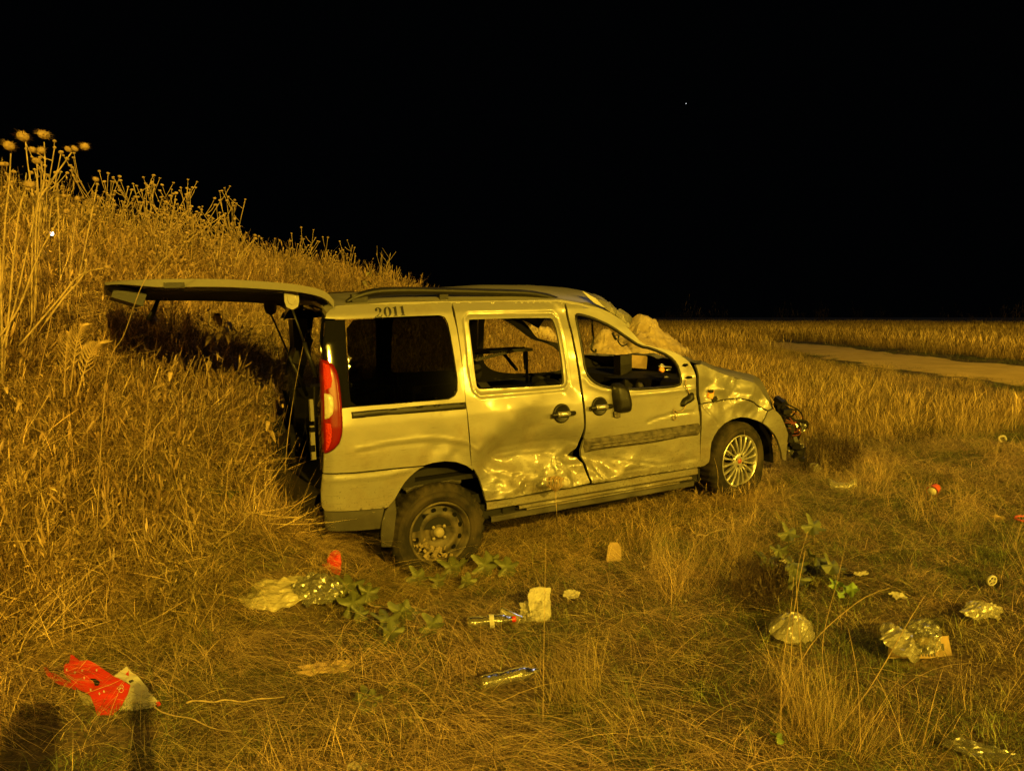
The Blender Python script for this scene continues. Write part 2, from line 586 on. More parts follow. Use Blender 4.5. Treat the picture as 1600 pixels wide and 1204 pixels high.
dents(C2, (450, 690, 0), (200, 740, 0), (660, 690, -2), (720, 620, -10), (745, 700, -14), (600, 760, -4), (350, 800, 0), (180, 900, 2),
      (60, 400, 0), (110, 200, 0), (400, 220, 0), (640, 225, -8), (680, 260, -14), (640, 205, 3), (740, 400, 0), (780, 560, 0), (820, 640, 0), (1000, 760, -2), (1200, 780, -3), (1420, 700, 0), (1440, 560, 0),
      (900, 240, 0), (1050, 340, -3), (1100, 900, -6), (1300, 860, -2), (1460, 860, 0))
dents(C5, (870, 330, -35), (900, 400, -6), (850, 420, 0), (960, 380, -20), (1000, 250, -22), (1100, 330, -10), (1200, 300, -14), (1300, 250, -6), (1480, 300, 0), (1400, 350, 0), (1480, 200, 0), (840, 130, -6), (1050, 420, 0))
dents(C1, (600, 600, 0), (460, 700, 0), (700, 1100, 0), (1100, 900, 0), (1230, 850, 0), (1050, 1060, -12), (1120, 1090, 6), (980, 1090, 0), (1210, 1010, 0), (1180, 1080, -10), (420, 700, 0), (560, 240, 0), (800, 240, 0), (1000, 235, -3), (1120, 215, 0))
dents(C4, (500, 460, 0), (400, 500, 0), (700, 480, 0), (860, 380, 0), (560, 380, 0))
dents(C8, (200, 520, 0), (300, 500, -4), (380, 520, -14), (450, 470, -4), (515, 430, 16), (545, 525, -20), (585, 450, 16), (640, 500, -18), (450, 565, 0), (320, 640, -8), (260, 760, -10), (250, 560, 4),
      (250, 330, -26), (160, 240, 6), (200, 380, -14), (350, 330, 4), (430, 300, -22), (490, 330, -28), (535, 370, 14), (640, 365, -6), (660, 430, -20), (700, 480, -4), (330, 420, -4), (400, 400, -10), (700, 640, 0), (800, 700, 0), (830, 860, 0), (190, 900, 0))
ctrl = np.array(ctrl)
_r = np.hypot(ctrl[:, None, 0] - ctrl[None, :, 0], ctrl[:, None, 1] - ctrl[None, :, 1])
_r = np.sqrt(_r ** 2 + .012 ** 2)
_wt = np.linalg.solve(_r + np.eye(len(ctrl)) * -.004, ctrl[:, 2] * 1.12)

def tri_wave(t):
    t = t - np.floor(t)
    return np.abs(t * 2 - 1) * 2 - 1

def facet(x, z, seed):
    """pyramid facets round scattered points, meeting in straight creases"""
    ix = np.floor(x); iz = np.floor(z)
    best = np.full(np.shape(x), 9.0)
    for dx in (-1, 0, 1):
        for dz in (-1, 0, 1):
            cx = ix + dx; cz = iz + dz
            px = cx + _hash(cx, cz, seed); pz = cz + _hash(cx, cz, seed + 5)
            th = _hash(cx, cz, seed + 11) * 3.14
            ux = x - px; uz = z - pz
            a = np.abs(ux * np.cos(th) + uz * np.sin(th)); c = np.abs(-ux * np.sin(th) + uz * np.cos(th)) * .6
            best = np.minimum(best, np.maximum(a, c) + .25 * (a + c))
    return best * 2 - .9

def crumple(x, z, f, seed):
    x = np.asarray(x, float); z = np.asarray(z, float)
    wx = x + .05 * (fbm(x * 3, z * 3, seed, 3) - .45)
    wz = z + .05 * (fbm(x * 3 + 9, z * 3, seed + 3, 3) - .45)
    return facet(wx * f * .8 + wz * f * .35, wz * f * 1.3 - wx * f * .25, seed) + .35 * facet(wx * f * 1.9 - wz * f * .6 + 3.3, wz * f * 2.2, seed + 31)

def blob(x, z, c, rx, rz):
    return np.exp(-(((x - c[0]) / rx) ** 2 + ((z - c[1]) / rz) ** 2))

def seg_dist(x, z, pts):
    d = np.full(np.shape(x), 9.0)
    for (ax, az), (bx, bz) in zip(pts[:-1], pts[1:]):
        ux, uz = bx - ax, bz - az
        l2 = ux * ux + uz * uz + 1e-12
        t = np.clip(((x - ax) * ux + (z - az) * uz) / l2, 0, 1)
        d = np.minimum(d, np.hypot(x - ax - t * ux, z - az - t * uz))
    return d

SWAGE_A = C1((590, 1060), (740, 1030), (950, 995), (1100, 995), (1240, 1020), (1310, 1070))
SWAGE_B = C1((600, 1075), (800, 1035), (1000, 1022), (1120, 1025), (1240, 1048))
SEAT_A = CK((270, 440), (272, 350), (330, 312), (740, 240), (1060, 205), (1230, 240))
SEAT_B = CK((320, 410), (560, 372), (830, 345), (1000, 330))
GROOVE = C2((95, 300), (120, 266), (618, 258), (650, 290), (690, 480), (718, 660), (700, 698), (680, 706), (190, 746), (152, 712), (124, 560), (95, 300))
BELTLINE = C3((400, 590), (600, 572), (775, 552))
LINE_SHOULDER = C2((800, 640), (830, 680), (900, 708), (960, 716))
BUMPCREASE = C4((390, 412), (560, 405), (760, 385), (900, 352))
SCUFFS = [CK((150, 540), (200, 580), (420, 600)), CK((320, 630), (450, 620), (610, 600)), CK((100, 620), (220, 600)), CK((980, 380), (960, 480), (1000, 570), (1060, 590)), CK((1010, 400), (1020, 500)),
          CK((1100, 590), (1150, 650), (1140, 720)), CK((300, 800), (370, 720)), CK((1390, 500), (1500, 670)), C8((200, 470), (320, 620)), C5((880, 340), (940, 430)), C5((1000, 300), (1250, 330), (1480, 290)), C5((1050, 360), (1200, 345)), C3((500, 750), (560, 725), (650, 700), (770, 690)), CK((700, 610), (860, 640), (1040, 600))]
C_DOORLOW = CK((700, 700))[0]; C_TEAR = CK((1120, 430))[0]; C_FDLOW = C5((930, 380))[0]; C_FDMID = C5((1180, 320))[0]; C_BON = C8((470, 330))[0]; C_FEN = C8((560, 470))[0]

def damage(x, z):
    x = np.asarray(x, float); z = np.asarray(z, float)
    d = np.zeros(x.shape)
    r = np.sqrt((x[:, None] - ctrl[None, :, 0]) ** 2 + (z[:, None] - ctrl[None, :, 1]) ** 2 + .012 ** 2)
    d += r @ _wt
    d += (fbm(x * 4, z * 4, 41, 3) - .45) * .008 + .003 * crumple(x, z, 1.7, 19)
    c = crumple(x, z, 4.2, 77)
    c2 = crumple(x, z, 9.0, 91)
    d += c * .022 * blob(x, z, C_DOORLOW, .55, .14) + c2 * .006 * blob(x, z, C_DOORLOW, .5, .12)
    d += c2 * .016 * blob(x, z, C_TEAR, .12, .11)
    d += c * .022 * blob(x, z, C_FDLOW, .24, .13) + c2 * .005 * blob(x, z, C_FDLOW, .2, .12)
    d += c * .009 * blob(x, z, C_FDMID, .50, .13) * (x > 1.05)
    d += c * .024 * blob(x, z, C_BON, .38, .17) + c2 * .006 * blob(x, z, C_BON, .36, .16) + c * .016 * blob(x, z, C_FEN, .22, .13)
    d += .005 * np.exp(-(seg_dist(x, z, SWAGE_A) / .009) ** 2) - .003 * np.exp(-(seg_dist(x, z, SWAGE_B) / .012) ** 2)
    d -= .005 * np.exp(-(seg_dist(x, z, SEAT_A) / .006) ** 2) - .004 * np.exp(-(seg_dist(x, z, SEAT_B) / .008) ** 2)
    d -= .010 * np.exp(-(seg_dist(x, z, GROOVE) / .008) ** 2)
    d += .006 * np.exp(-(seg_dist(x, z, BELTLINE) / .012) ** 2) + .006 * np.exp(-(seg_dist(x, z, LINE_SHOULDER) / .015) ** 2)
    d += .006 * np.exp(-(seg_dist(x, z, BUMPCREASE) / .012) ** 2)
    for s in SCUFFS:
        d -= .006 * np.exp(-(seg_dist(x, z, s) / .007) ** 2)
    return d

def far_shift(x):
    return -.13 * sstep(.3, -.7, x)

def inside(poly, x, z):
    p = np.asarray(poly); r = np.zeros(np.shape(x), bool)
    j = len(p) - 1
    for i in range(len(p)):
        xi, zi = p[i]; xj, zj = p[j]
        c = ((zi > z) != (zj > z)) & (x < (xj - xi) * (z - zi) / (zj - zi + 1e-15) + xi)
        r ^= c
        j = i
    return r

def resample(poly, step):
    out = []
    n = len(poly)
    for i in range(n):
        a = poly[i]; b = poly[(i + 1) % n]
        l = math.hypot(b[0] - a[0], b[1] - a[1])
        k = max(1, int(round(l / step)))
        for q in range(k):
            out.append((a[0] + (b[0] - a[0]) * q / k, a[1] + (b[1] - a[1]) * q / k))
    return out

def rounded(poly, it=2):
    """corner cutting"""
    for _ in range(it):
        o = []
        for i in range(len(poly)):
            a = poly[i]; b = poly[(i + 1) % len(poly)]
            o.append((a[0] * .75 + b[0] * .25, a[1] * .75 + b[1] * .25))
            o.append((a[0] * .25 + b[0] * .75, a[1] * .25 + b[1] * .75))
        poly = o
    return poly

def shrink(poly, d):
    p = np.array(poly); n = len(p)
    area = 0.5 * np.sum(p[:, 0] * np.roll(p[:, 1], -1) - np.roll(p[:, 0], -1) * p[:, 1])
    e0 = p - np.roll(p, 1, 0); e1 = np.roll(p, -1, 0) - p
    def nrm(e):
        q = np.stack([-e[:, 1], e[:, 0]], 1)
        return q / (np.linalg.norm(q, axis=1, keepdims=True) + 1e-12)
    v = nrm(e0) + nrm(e1)
    v /= (np.linalg.norm(v, axis=1, keepdims=True) + 1e-9)
    if area < 0: v = -v
    return [tuple(q) for q in (p + v * d)]

def panel(name, outline, holes=(), mats=None, parent=None, res=.014, side=-1, depth=.022, off=0.0, dmg=True, dome=0.0, dome_r=.02, inner=True):
    """a pressed sheet on the body side: cut to its outline, dented, with returned edges and an inner face"""
    loops = [resample(outline, res)] + [resample(h, res) for h in holes]
    co = []; ed = []
    for lp in loops:
        k = len(co)
        co += lp
        ed += [(k + i, k + (i + 1) % len(lp)) for i in range(len(lp))]
    b = np.array(co)
    x0, z0 = b.min(0); x1, z1 = b.max(0)
    gx, gz = np.meshgrid(np.arange(x0, x1, res), np.arange(z0, z1, res))
    gx = gx + (np.arange(gx.shape[0]) % 2)[:, None] * res * .5
    gx = gx.ravel(); gz = gz.ravel()
    ok = inside(loops[0], gx, gz)
    for h in loops[1:]:
        ok &= ~inside(h, gx, gz)
    gx, gz = gx[ok], gz[ok]
    if len(gx):
        dist = np.full(len(gx), 9.0)
        for k in range(0, len(b), 200):
            dist = np.minimum(dist, np.hypot(gx[:, None] - b[None, k:k + 200, 0], gz[:, None] - b[None, k:k + 200, 1]).min(1))
        ok = dist > res * .55
        gx, gz = gx[ok], gz[ok]
    pts = [Vector(p) for p in co] + [Vector((a, c)) for a, c in zip(gx, gz)]
    r = delaunay_2d_cdt(pts, ed, [], 0, 1e-6)
    P = np.array([tuple(v) for v in r[0]]); F = np.array([f for f in r[2] if len(f) == 3])
    c = P[F].mean(1)
    ok = inside(loops[0], c[:, 0], c[:, 1])
    for h in loops[1:]:
        ok &= ~inside(h, c[:, 0], c[:, 1])
    F = F[ok]
    d = damage(P[:, 0], P[:, 1]) if dmg else np.zeros(len(P))
    w = width(P[:, 0], P[:, 1]) + d + off
    if dome:
        dist = np.full(len(P), 9.0)
        for lp in loops:
            q = lp + [lp[0]]
            dist = np.minimum(dist, seg_dist(P[:, 0], P[:, 1], q))
        t = np.clip(dist / dome_r, 0, 1)
        w = w + dome * np.sqrt(1 - (1 - t) ** 2)
    if side > 0:
        w = w + far_shift(P[:, 0])
    V = np.stack([P[:, 0], side * w, P[:, 1]], 1)
    a = V[F[:, 1]] - V[F[:, 0]]; bb = V[F[:, 2]] - V[F[:, 0]]
    nrm = np.cross(a, bb)
    fl = nrm[:, 1] * side < 0
    F[fl] = F[fl][:, ::-1]
    used = np.unique(F)
    rm = -np.ones(len(V), int); rm[used] = np.arange(len(used))
    V = V[used]; F = rm[F]
    verts = V.tolist(); faces = F.tolist(); mi = [0] * len(F)
    # boundary edges -> returned rim (own vertices, so the edge stays crisp)
    from collections import Counter
    cnt = Counter()
    for f in faces:
        for i in range(3):
            cnt[(min(f[i], f[(i + 1) % 3]), max(f[i], f[(i + 1) % 3]))] += 1
    rim = {}
    def rv(i, inn):
        k = (i, inn)
        if k not in rim:
            rim[k] = len(verts)
            q = list(V[i])
            if inn: q[1] -= side * depth
            verts.append(q)
        return rim[k]
    nf = len(faces)
    for f in list(faces[:nf]):
        for i in range(3):
            e = (f[i], f[(i + 1) % 3])
            if cnt[(min(e), max(e))] == 1:
                faces.append([rv(e[1], 0), rv(e[0], 0), rv(e[0], 1), rv(e[1], 1)]); mi.append(0)
    if inner:
        k = len(verts)
        Vi = V.copy(); Vi[:, 1] -= side * depth
        verts += Vi.tolist()
        faces += (F[:, ::-1] + k).tolist(); mi += [1 if isinstance(mats, (list, tuple)) and len(mats) > 1 else 0] * len(F)
    me = bpy.data.meshes.new(name)
    me.from_pydata(verts, [], faces)
    for mm in (mats if isinstance(mats, (list, tuple)) else [mats]):
        me.materials.append(mm)
    me.polygons.foreach_set('material_index', mi)
    me.polygons.foreach_set('use_smooth', [True] * len(faces))
    me.update()
    return link_mesh(name, me, parent)

def side_pt(x, z, off=0.0, dmg=True):
    d = float(damage(np.array([x]), np.array([z]))[0]) if dmg else 0
    return Vector((x, -(float(width(x, z)) + d + off), z))

van = empty('crashed_van')
van.matrix_world = Matrix(((VR[0][0], VR[0][1], VR[0][2], VT[0]), (VR[1][0], VR[1][1], VR[1][2], VT[1]), (VR[2][0], VR[2][1], VR[2][2], VT[2]), (0, 0, 0, 1)))
tag(van, 'wrecked silver van with dented doors, crushed roof and open tailgate on the dry grass', 'van')
PT = [M['paint'], M['trim']]

# ---- outlines on the body side
quarter = C1((405, 292), (412, 262), (430, 240), (470, 219), (640, 205), (800, 195), (1000, 190), (1143, 190),
             (1160, 270), (1178, 340), (1198, 460), (1215, 600), (1230, 740), (1236, 800), (1250, 960), (1262, 1080), (1278, 1182)) \
    + C4((1240, 330), (1180, 309), (1110, 303), (1040, 313), (988, 328), (800, 345), (580, 368), (395, 372), (400, 258), (420, 254), (455, 235), (487, 200), (503, 150), (507, 100), (506, 40), (503, -8)) \
    + C1((553, 812), (700, 800), (1000, 777), (1135, 765), (1170, 745), (1184, 715), (1184, 650), (1165, 520), (1145, 400), (1128, 320), (1110, 285), (1080, 273), (900, 280), (700, 288), (515, 298))
bumper_out = C4((392, 376), (580, 372), (800, 349), (988, 332), (960, 345), (930, 368), (900, 395), (873, 425), (850, 460), (830, 495), (816, 522), (775, 570), (760, 576), (600, 591), (470, 596), (402, 594), (383, 562), (381, 480), (385, 420))
valance = C4((405, 596), (470, 600), (600, 595), (757, 580), (745, 640), (733, 700), (600, 712), (470, 716), (430, 714), (412, 690))
mudflap = C4((816, 526), (826, 600), (815, 690), (795, 805), (738, 805), (735, 740), (741, 660), (760, 600), (778, 572))
sliding = C2((22, 194), (300, 190), (640, 190), (683, 194), (697, 240), (714, 330), (730, 405), (744, 480), (768, 600), (786, 720), (800, 870), (804, 930)) \
    + C5((808, 180), (802, 215), (795, 240), (775, 262), (762, 285), (800, 290), (818, 320), (832, 370), (846, 436), (760, 458), (660, 478), (560, 497), (400, 524), (310, 535), (228, 545), (215, 500), (202, 450), (188, 405), (172, 372), (158, 356)) \
    + C2((149, 1190), (132, 1060), (118, 900), (104, 790), (90, 640), (72, 480), (50, 330))
slide_win = rounded(C2((118, 300), (140, 296), (600, 285), (625, 300), (645, 370), (668, 500), (686, 640), (686, 676), (660, 684), (210, 708), (172, 704), (163, 660), (150, 560), (130, 400)), 1)
front_door = C2((690, 197), (720, 202), (760, 208), (870, 238), (960, 275), (1040, 325), (1090, 375), (1130, 420), (1160, 443), (1230, 460), (1300, 475), (1370, 505), (1420, 545), (1446, 600), (1456, 640), (1462, 690), (1470, 760)) \
    + C3((800, 650), (806, 760), (809, 850), (808, 950), (804, 1012), (640, 1040), (420, 1075), (170, 1112), (158, 1070), (146, 1010), (132, 960), (128, 925), (140, 850)) \
    + C2((812, 1000), (808, 870), (794, 720), (776, 600), (752, 480), (737, 405), (722, 330), (705, 240))
front_win = rounded(C2((752, 272), (775, 268), (850, 288), (960, 338), (1060, 408), (1130, 455), (1200, 468), (1300, 512), (1345, 560), (1362, 610), (1372, 660), (1358, 686), (1250, 698), (1080, 708), (960, 702), (880, 680), (830, 640), (806, 590), (790, 480), (770, 370)), 1)
fender = C8((183, 462), (250, 448), (330, 434), (430, 421), (480, 415), (530, 425), (600, 452), (650, 482), (697, 512), (682, 555), (660, 603), (620, 585), (560, 567), (500, 562), (430, 577), (370, 610), (320, 660), (290, 710), (270, 760), (258, 820), (252, 880), (240, 915), (205, 940), (166, 950), (172, 860), (178, 760), (182, 600))
bonnet_side = C8((136, 150), (180, 142), (260, 178), (330, 208), (420, 238), (520, 262), (600, 290), (640, 320), (665, 345), (700, 405), (735, 490), (700, 506), (655, 476), (600, 446), (530, 419), (480, 410), (430, 416), (330, 429), (250, 443), (183, 456), (176, 380), (160, 280), (148, 200))
front_corner = C8((700, 515), (737, 494), (770, 515), (800, 550), (825, 600), (845, 650), (858, 690), (850, 760), (842, 860), (838, 900), (812, 890), (806, 850), (795, 800), (775, 740), (750, 695), (720, 660), (690, 628), (663, 606), (684, 560))

panel('rear_quarter_panel', shrink(quarter, .002), (), PT, van)
panel('sliding_door_panel', shrink(sliding, .0035), (slide_win,), PT, van, res=.0115)['label'] = 'badly dented sliding door with no glass'
panel('front_door_panel', shrink(front_door, .0035), (front_win,), PT, van, res=.012)['label'] = 'scratched front door with no glass and a crushed window frame'
panel('front_fender', shrink(fender, .002), (), PT, van, res=.011)['label'] = 'creased front fender'
panel('bonnet_edge', shrink(bonnet_side, .002), (), PT, van, res=.011)['label'] = 'crumpled side of the bonnet'
panel('rear_bumper_corner', shrink(bumper_out, .002), (), PT, van, off=.008)
panel('front_bumper_corner', shrink(front_corner, .002), (), PT, van, off=.006)
panel('lower_valance', valance, (), [M['bumper']], van, off=-.012, dmg=False)
panel('mudflap', mudflap, (), [M['bumper']], van, off=.0, dmg=False, depth=.012)
# the far side, seen through the windows
for nm, o, h in (('rear_quarter_panel', quarter, ()), ('sliding_door_panel', sliding, (slide_win,)), ('front_door_panel', front_door, (front_win,)), ('front_fender', fender, ()), ('bonnet_edge', bonnet_side, ()), ('rear_bumper_corner', bumper_out, ()), ('front_bumper_corner', front_corner, ())):
    panel(nm, o, h, [M['paint'], M['trim']], van, res=.05, side=1, dmg=False)

# ---- glass, black pillar, tail light
glass_out = shrink(rounded(C1((530, 300), (700, 290), (900, 282), (1078, 275), (1106, 287), (1125, 322), (1143, 402), (1163, 522), (1181, 652), (1181, 714), (1167, 742), (1133, 762), (1000, 774), (700, 797), (559, 808), (548, 700), (538, 500)), 1), .002)
gl = panel('quarter_window', glass_out, (), [M['dirtyglass']], van, off=-.004, dmg=False, inner=False, depth=.004)
gl['label'] = 'dark tinted quarter window, the only side glass left'
pillar = C1((408, 302), (460, 301), (524, 299), (534, 500), (544, 700), (552, 808), (505, 815), (500, 770), (497, 720), (490, 655), (475, 600), (455, 565), (425, 540), (390, 530), (398, 420))
panel('rear_pillar_cover', shrink(pillar, .001), (), [M['gloss']], van, off=-.002, dmg=False)
lamp_o = C1((386, 533), (425, 541), (455, 566), (474, 601), (488, 656), (496, 722), (502, 790), (506, 870), (505, 960), (490, 1020), (460, 1055), (425, 1076), (402, 1082), (396, 960), (394, 860), (390, 720), (386, 620))
tl = panel('tail_light', lamp_o, (), [M['red_lens']], van, off=.004, dmg=False, dome=.014, dome_r=.03, depth=.05, res=.010)
panel('reflector', C1((392, 552), (425, 560), (440, 590), (448, 660), (440, 700), (400, 712), (393, 640)), (), [M['red_bright']], tl, off=.015, dmg=False, depth=.006, dome=.006, dome_r=.02, res=.008)
panel('reflector', C1((404, 905), (440, 900), (446, 960), (440, 1020), (420, 1060), (408, 1062)), (), [M['red_bright']], tl, off=.015, dmg=False, depth=.006, dome=.006, dome_r=.02, res=.008)
panel('reversing_lens', C1((397, 730), (430, 733), (450, 752), (456, 800), (448, 850), (425, 876), (400, 880)), (), [M['cream_lens']], tl, off=.017, dmg=False, depth=.006, dome=.006, dome_r=.02, res=.008)
panel('belt_strip', C1((559, 840), (700, 826), (1000, 800), (1232, 782), (1236, 823), (1000, 842), (700, 867), (562, 881)), (), [M['black']], van, off=.001, dmg=False, dome=.007, dome_r=.012)
rs = panel('rub_strip', C3((142, 852), (330, 824), (560, 790), (700, 768), (790, 755), (806, 770), (804, 806), (790, 826), (700, 836), (640, 850), (520, 874), (420, 888), (330, 900), (220, 918), (150, 936), (140, 900)), (), [M['grey_plastic']], van, off=.003, dome=.018, dome_r=.03, res=.01)
rs['label'] = 'scraped grey rub strip with scuffed edges'
gm = MB()
for a, b in (((170, 885), (780, 792)), ((170, 905), (640, 836))):
    gm.tube([side_pt(*C3((a[0] + (b[0] - a[0]) * t, a[1] + (b[1] - a[1]) * t))[0], .021) for t in np.linspace(0, 1, 18)], .0045, 5)
gm.build('scuffed_edge', mat('scuffed_plastic_edge', (.13, .115, .09), .6, var=.6, scale=30), rs, True)

def ring(name, poly, rad, m, off=-.004, squash=1.0):
    q = resample(poly, .03)
    b = MB(); b.tube([side_pt(x, z, off) for x, z in q + [q[0]]], rad, 6)
    return b.build(name, m, van, True)
ring('window_seal', front_win, .012, M['black'])
ring('window_seal', shrink(slide_win, -.004), .004, M['black'], -.016)

# lettering: stencilled digits on the quarter panel
def digit(kind):
    if kind == '1':
        return [[(.18, 0), (.82, 0), (.82, .06), (.70, .10), (.70, 1.0), (.56, 1.0), (.44, .93), (.18, .90), (.18, .84), (.34, .83), (.34, .10), (.18, .06)]]
    if kind == '0':
        l, r = [], []
        for k in range(13):
            t = PI / 2 + PI * k / 12
            l.append((.46 + .44 * math.cos(t), .5 + .5 * math.sin(t)))
        for k in range(13):
            t = 3 * PI / 2 - PI * k / 12
            l.append((.46 + .13 * math.cos(t), .5 + .40 * math.sin(t)))
        return [l, [(1.0 - x, z) for x, z in l]]
    top = [(.08, .72), (.10, .84), (.22, .95), (.42, 1.0), (.64, .97), (.84, .86), (.90, .72), (.84, .58), (.66, .44), (.44, .31), (.30, .20), (.22, .16), (.10, .12), (.06, 0), (.16, 0), (.30, .10), (.50, .20), (.62, .34), (.60, .55), (.60, .75), (.52, .90), (.40, .93), (.34, .88), (.42, .80), (.40, .70), (.28, .63), (.14, .64)]
    foot = [(.28, .08), (.44, .16), (.62, .12), (.78, .14), (.88, .30), (.95, .30), (.92, .12), (.82, 0), (.66, -.02), (.50, .04), (.38, .06)]
    return [top, foot]
let = MB()
q00 = on_side(584.5, 496.5); q10 = on_side(635.5, 492.5); q01 = on_side(584.0, 480.5); q11 = on_side(633.0, 477.5)
for n, ch in enumerate('2011'):
    u0, u1 = [(.0, .26), (.285, .54), (.545, .77), (.77, .995)][n]
    for poly in digit(ch):
        uv = resample(poly, .12)
        pts = []
        for a, b in uv:
            u = u0 + (u1 - u0) * a
            x = (q00[0] * (1 - u) + q10[0] * u) * (1 - b) + (q01[0] * (1 - u) + q11[0] * u) * b
            z = (q00[1] * (1 - u) + q10[1] * u) * (1 - b) + (q01[1] * (1 - u) + q11[1] * u) * b
            pts.append((x, z))
        r = delaunay_2d_cdt([Vector(p) for p in pts], [(i, (i + 1) % len(pts)) for i in range(len(pts))], [], 0, 1e-7)
        P = [tuple(v) for v in r[0]]
        fs = [f for f in r[2] if inside(pts, np.array([sum(P[i][0] for i in f) / 3]), np.array([sum(P[i][1] for i in f) / 3]))[0]]
        let.add([side_pt(x, z, .0025) for x, z in P], [tuple(f) for f in fs])
let.build('number_lettering', M['ink'], van)

# ---- door handles
def handle(px, py, s):
    x, z = on_side(px, py)
    b = MB()
    prof = [(.0, -.004), (.052, -.004), (.060, -.010), (.066, -.004), (.066, .01)]
    b.lathe(prof, 28)
    h = b.build('door_handle', M['black'], van, True)
    h.location = side_pt(x, z, .004)
    g = MB()
    ps = [Vector((-.088, -.022, -.004)), Vector((-.05, -.034, -.001)), Vector((0, -.038, 0)), Vector((.05, -.034, -.001)), Vector((.088, -.022, -.004))]
    g.tube(catmull(ps, 4), .0165, 8)
    g.build('handle_grip', M['black'], h, True)
    c = MB()
    c.tube([Vector((-.05 * s - .004, -.0385, 0)), Vector((0, -.0425, .001)), Vector((.036, -.0405, 0))], .0165, 8)
    c.build('handle_cap', M['alloy'], h, True)
handle(878, 645.5, 1)
handle(936.5, 634.5, 1)

# ---- hanging mirror and torn mirror bracket on the front door
CM = survey(920, 490, .14116)
mir = panel('side_mirror', CM((248, 800), (270, 770), (330, 765), (385, 790), (420, 850), (440, 930), (452, 1000), (440, 1085), (330, 1095), (285, 1085), (262, 960), (250, 880)), (), [M['black']], van, off=.015, dome=.055, dome_r=.05, res=.012, depth=.03)
mir['label'] = 'black door mirror torn off and dangling by its cable'
panel('mirror_flap', CM((268, 1078), (340, 1096), (338, 1150), (272, 1138)), (), [M['grey_plastic']], mir, off=.02, depth=.008)
bk = panel('mirror_bracket', CM((1015, 990), (1040, 940), (1095, 905), (1105, 875), (1150, 872), (1155, 915), (1175, 940), (1120, 985), (1075, 1005), (1040, 1030), (1018, 1020)), (), [M['black']], van, off=.006, dome=.03, dome_r=.03, res=.01)
for poly in (CM((1022, 575), (1050, 552), (1090, 552), (1098, 572), (1060, 588)), CM((1055, 712), (1090, 688), (1136, 690), (1140, 712), (1095, 722))):
    panel('bracket_hole', poly, (), [M['hole']], van, off=.002, depth=.004, res=.01)
w = MB()
w.tube(catmull([side_pt(*CM(p)[0], .012) for p in ((1065, 1010), (1040, 1060), (1000, 1085), (960, 1080), (940, 1060), (930, 1090), (950, 1120), (965, 1150), (940, 1175), (920, 1150), (940, 1125))], 5), .0035, 5)
w.build('loose_wire', M['stalk'], van, True); w = MB()
w.tube(catmull([side_pt(*CM(p)[0], .012) for p in ((1060, 730), (1060, 790), (1080, 840), (1105, 880))], 5), .005, 5)
w.build('loose_wire', M['stalk'], van, True)

# ---- sills
def strip(name, x0, x1, z0, z1, y, m, dz=0.0, wob=.004):
    P = []
    for x in np.linspace(x0, x1, 40):
        e = wob * math.sin(x * 9) + wob * math.sin(x * 23 + 1)
        zz = dz * (x - x0)
        P.append([(x, -y + .10, z1 + zz), (x, -y + .006 + e, z1 + zz), (x, -y + e, z1 - .006 + zz), (x, -y + e * .5, z0 + .006 + zz), (x, -y + .006, z0 + zz), (x, -y + .10, z0 + zz)])
    b = MB(); b.grid(P)
    return b.build(name, m, van, False)
strip('door_sill', .33, 2.14, .350, .402, .826, M['paint'])
strip('sill_rail', .56, 2.06, .325, .347, .846, M['paint'], wob=.003)
strip('sill_rail', .62, 1.95, .306, .320, .838, M['paint'], wob=.003)
strip('sill_edge', .36, 2.10, .262, .303, .822, M['bumper'], wob=.008)
body = MB()
body.box((.95, 0, .33), (2.5, 1.56, .10)).box((.95, 0, .42), (2.9, 1.5, .06))
body.box((-.42, 0, .50), (.55, 1.30, .10))
body.build('underbody', M['trim'], van)

# ---- roof
EX = []; 
edge_px = [(510, 488), (525, 478), (612, 472), (703, 470.5), (790, 469.5), (876, 468), (896, 471.6), (929, 480.8), (960, 492.6), (979, 504.5)]
EP = [on_plane(px, py, -.66 + (.03 if px > 900 else 0)) for px, py in edge_px]
ex = [p.x for p in EP]; ez = [p.z for p in EP]
KX = [-.62, -.45, -.03, .34, .64, 1.04, 1.32, 1.52, 1.73, 1.93]
KZ = [1.755, 1.790, 1.808, 1.820, 1.834, 1.829, 1.806, 1.759, 1.691, 1.560]
xs = np.linspace(ex[0], ex[-1], 110)
P = []; PB = []
for x in xs:
    e = float(np.interp(x, ex, ez)); k = max(e + .004, float(np.interp(x, KX, KZ)))
    row = []; rowb = []
    VY = np.linspace(-1, 1, 64)
    CR = crumple(np.full(64, x) * .9, VY * .665 * .9 + 3, 3.2, 55)
    for iv, v in enumerate(VY):
        yy = v * .665 + (.10 * sstep(.2, -.6, x) * (-1 if v > 0 else 0) * abs(v))
        f = (1 - abs(v) ** 3.2)
        lip = 1 - math.exp(-((1 - abs(v)) / .03))
        z = e + (k - e) * f * lip
        if v > .2: z -= .03 * (v - .2)
        A = np.array([x]); B = np.array([yy])
        amp = .006 + .034 * float(sstep(1.25, 1.75, x)) * f
        z += amp * .8 * float(CR[iv]) * (1 if x > 1.15 else .35)
        z += .010 * f * float(sstep(1.45, 1.6, x)) * math.sin(x * 42 + yy * 9)
        row.append((x, yy, z)); rowb.append((x, yy, z - .035))
    P.append(row); PB.append(rowb)
b = MB(); b.grid(P, 0)
b.grid([r[::-1] for r in PB], 1)
n1 = len(P[0])
for rr in (0, -1):
    b.grid([P[rr], PB[rr]] if rr else [PB[rr], P[rr]], 0)
b.grid([[r[0] for r in PB], [r[0] for r in P]], 0)
b.grid([[r[-1] for r in P], [r[-1] for r in PB]], 0)
ro = b.build('roof', [M['paint'], M['trim']], van, True)
ro['label'] = 'roof buckled and folded over the windscreen'
KR = lambda *p: [(860 + x * .108, 430 + y * .108) for x, y in p]
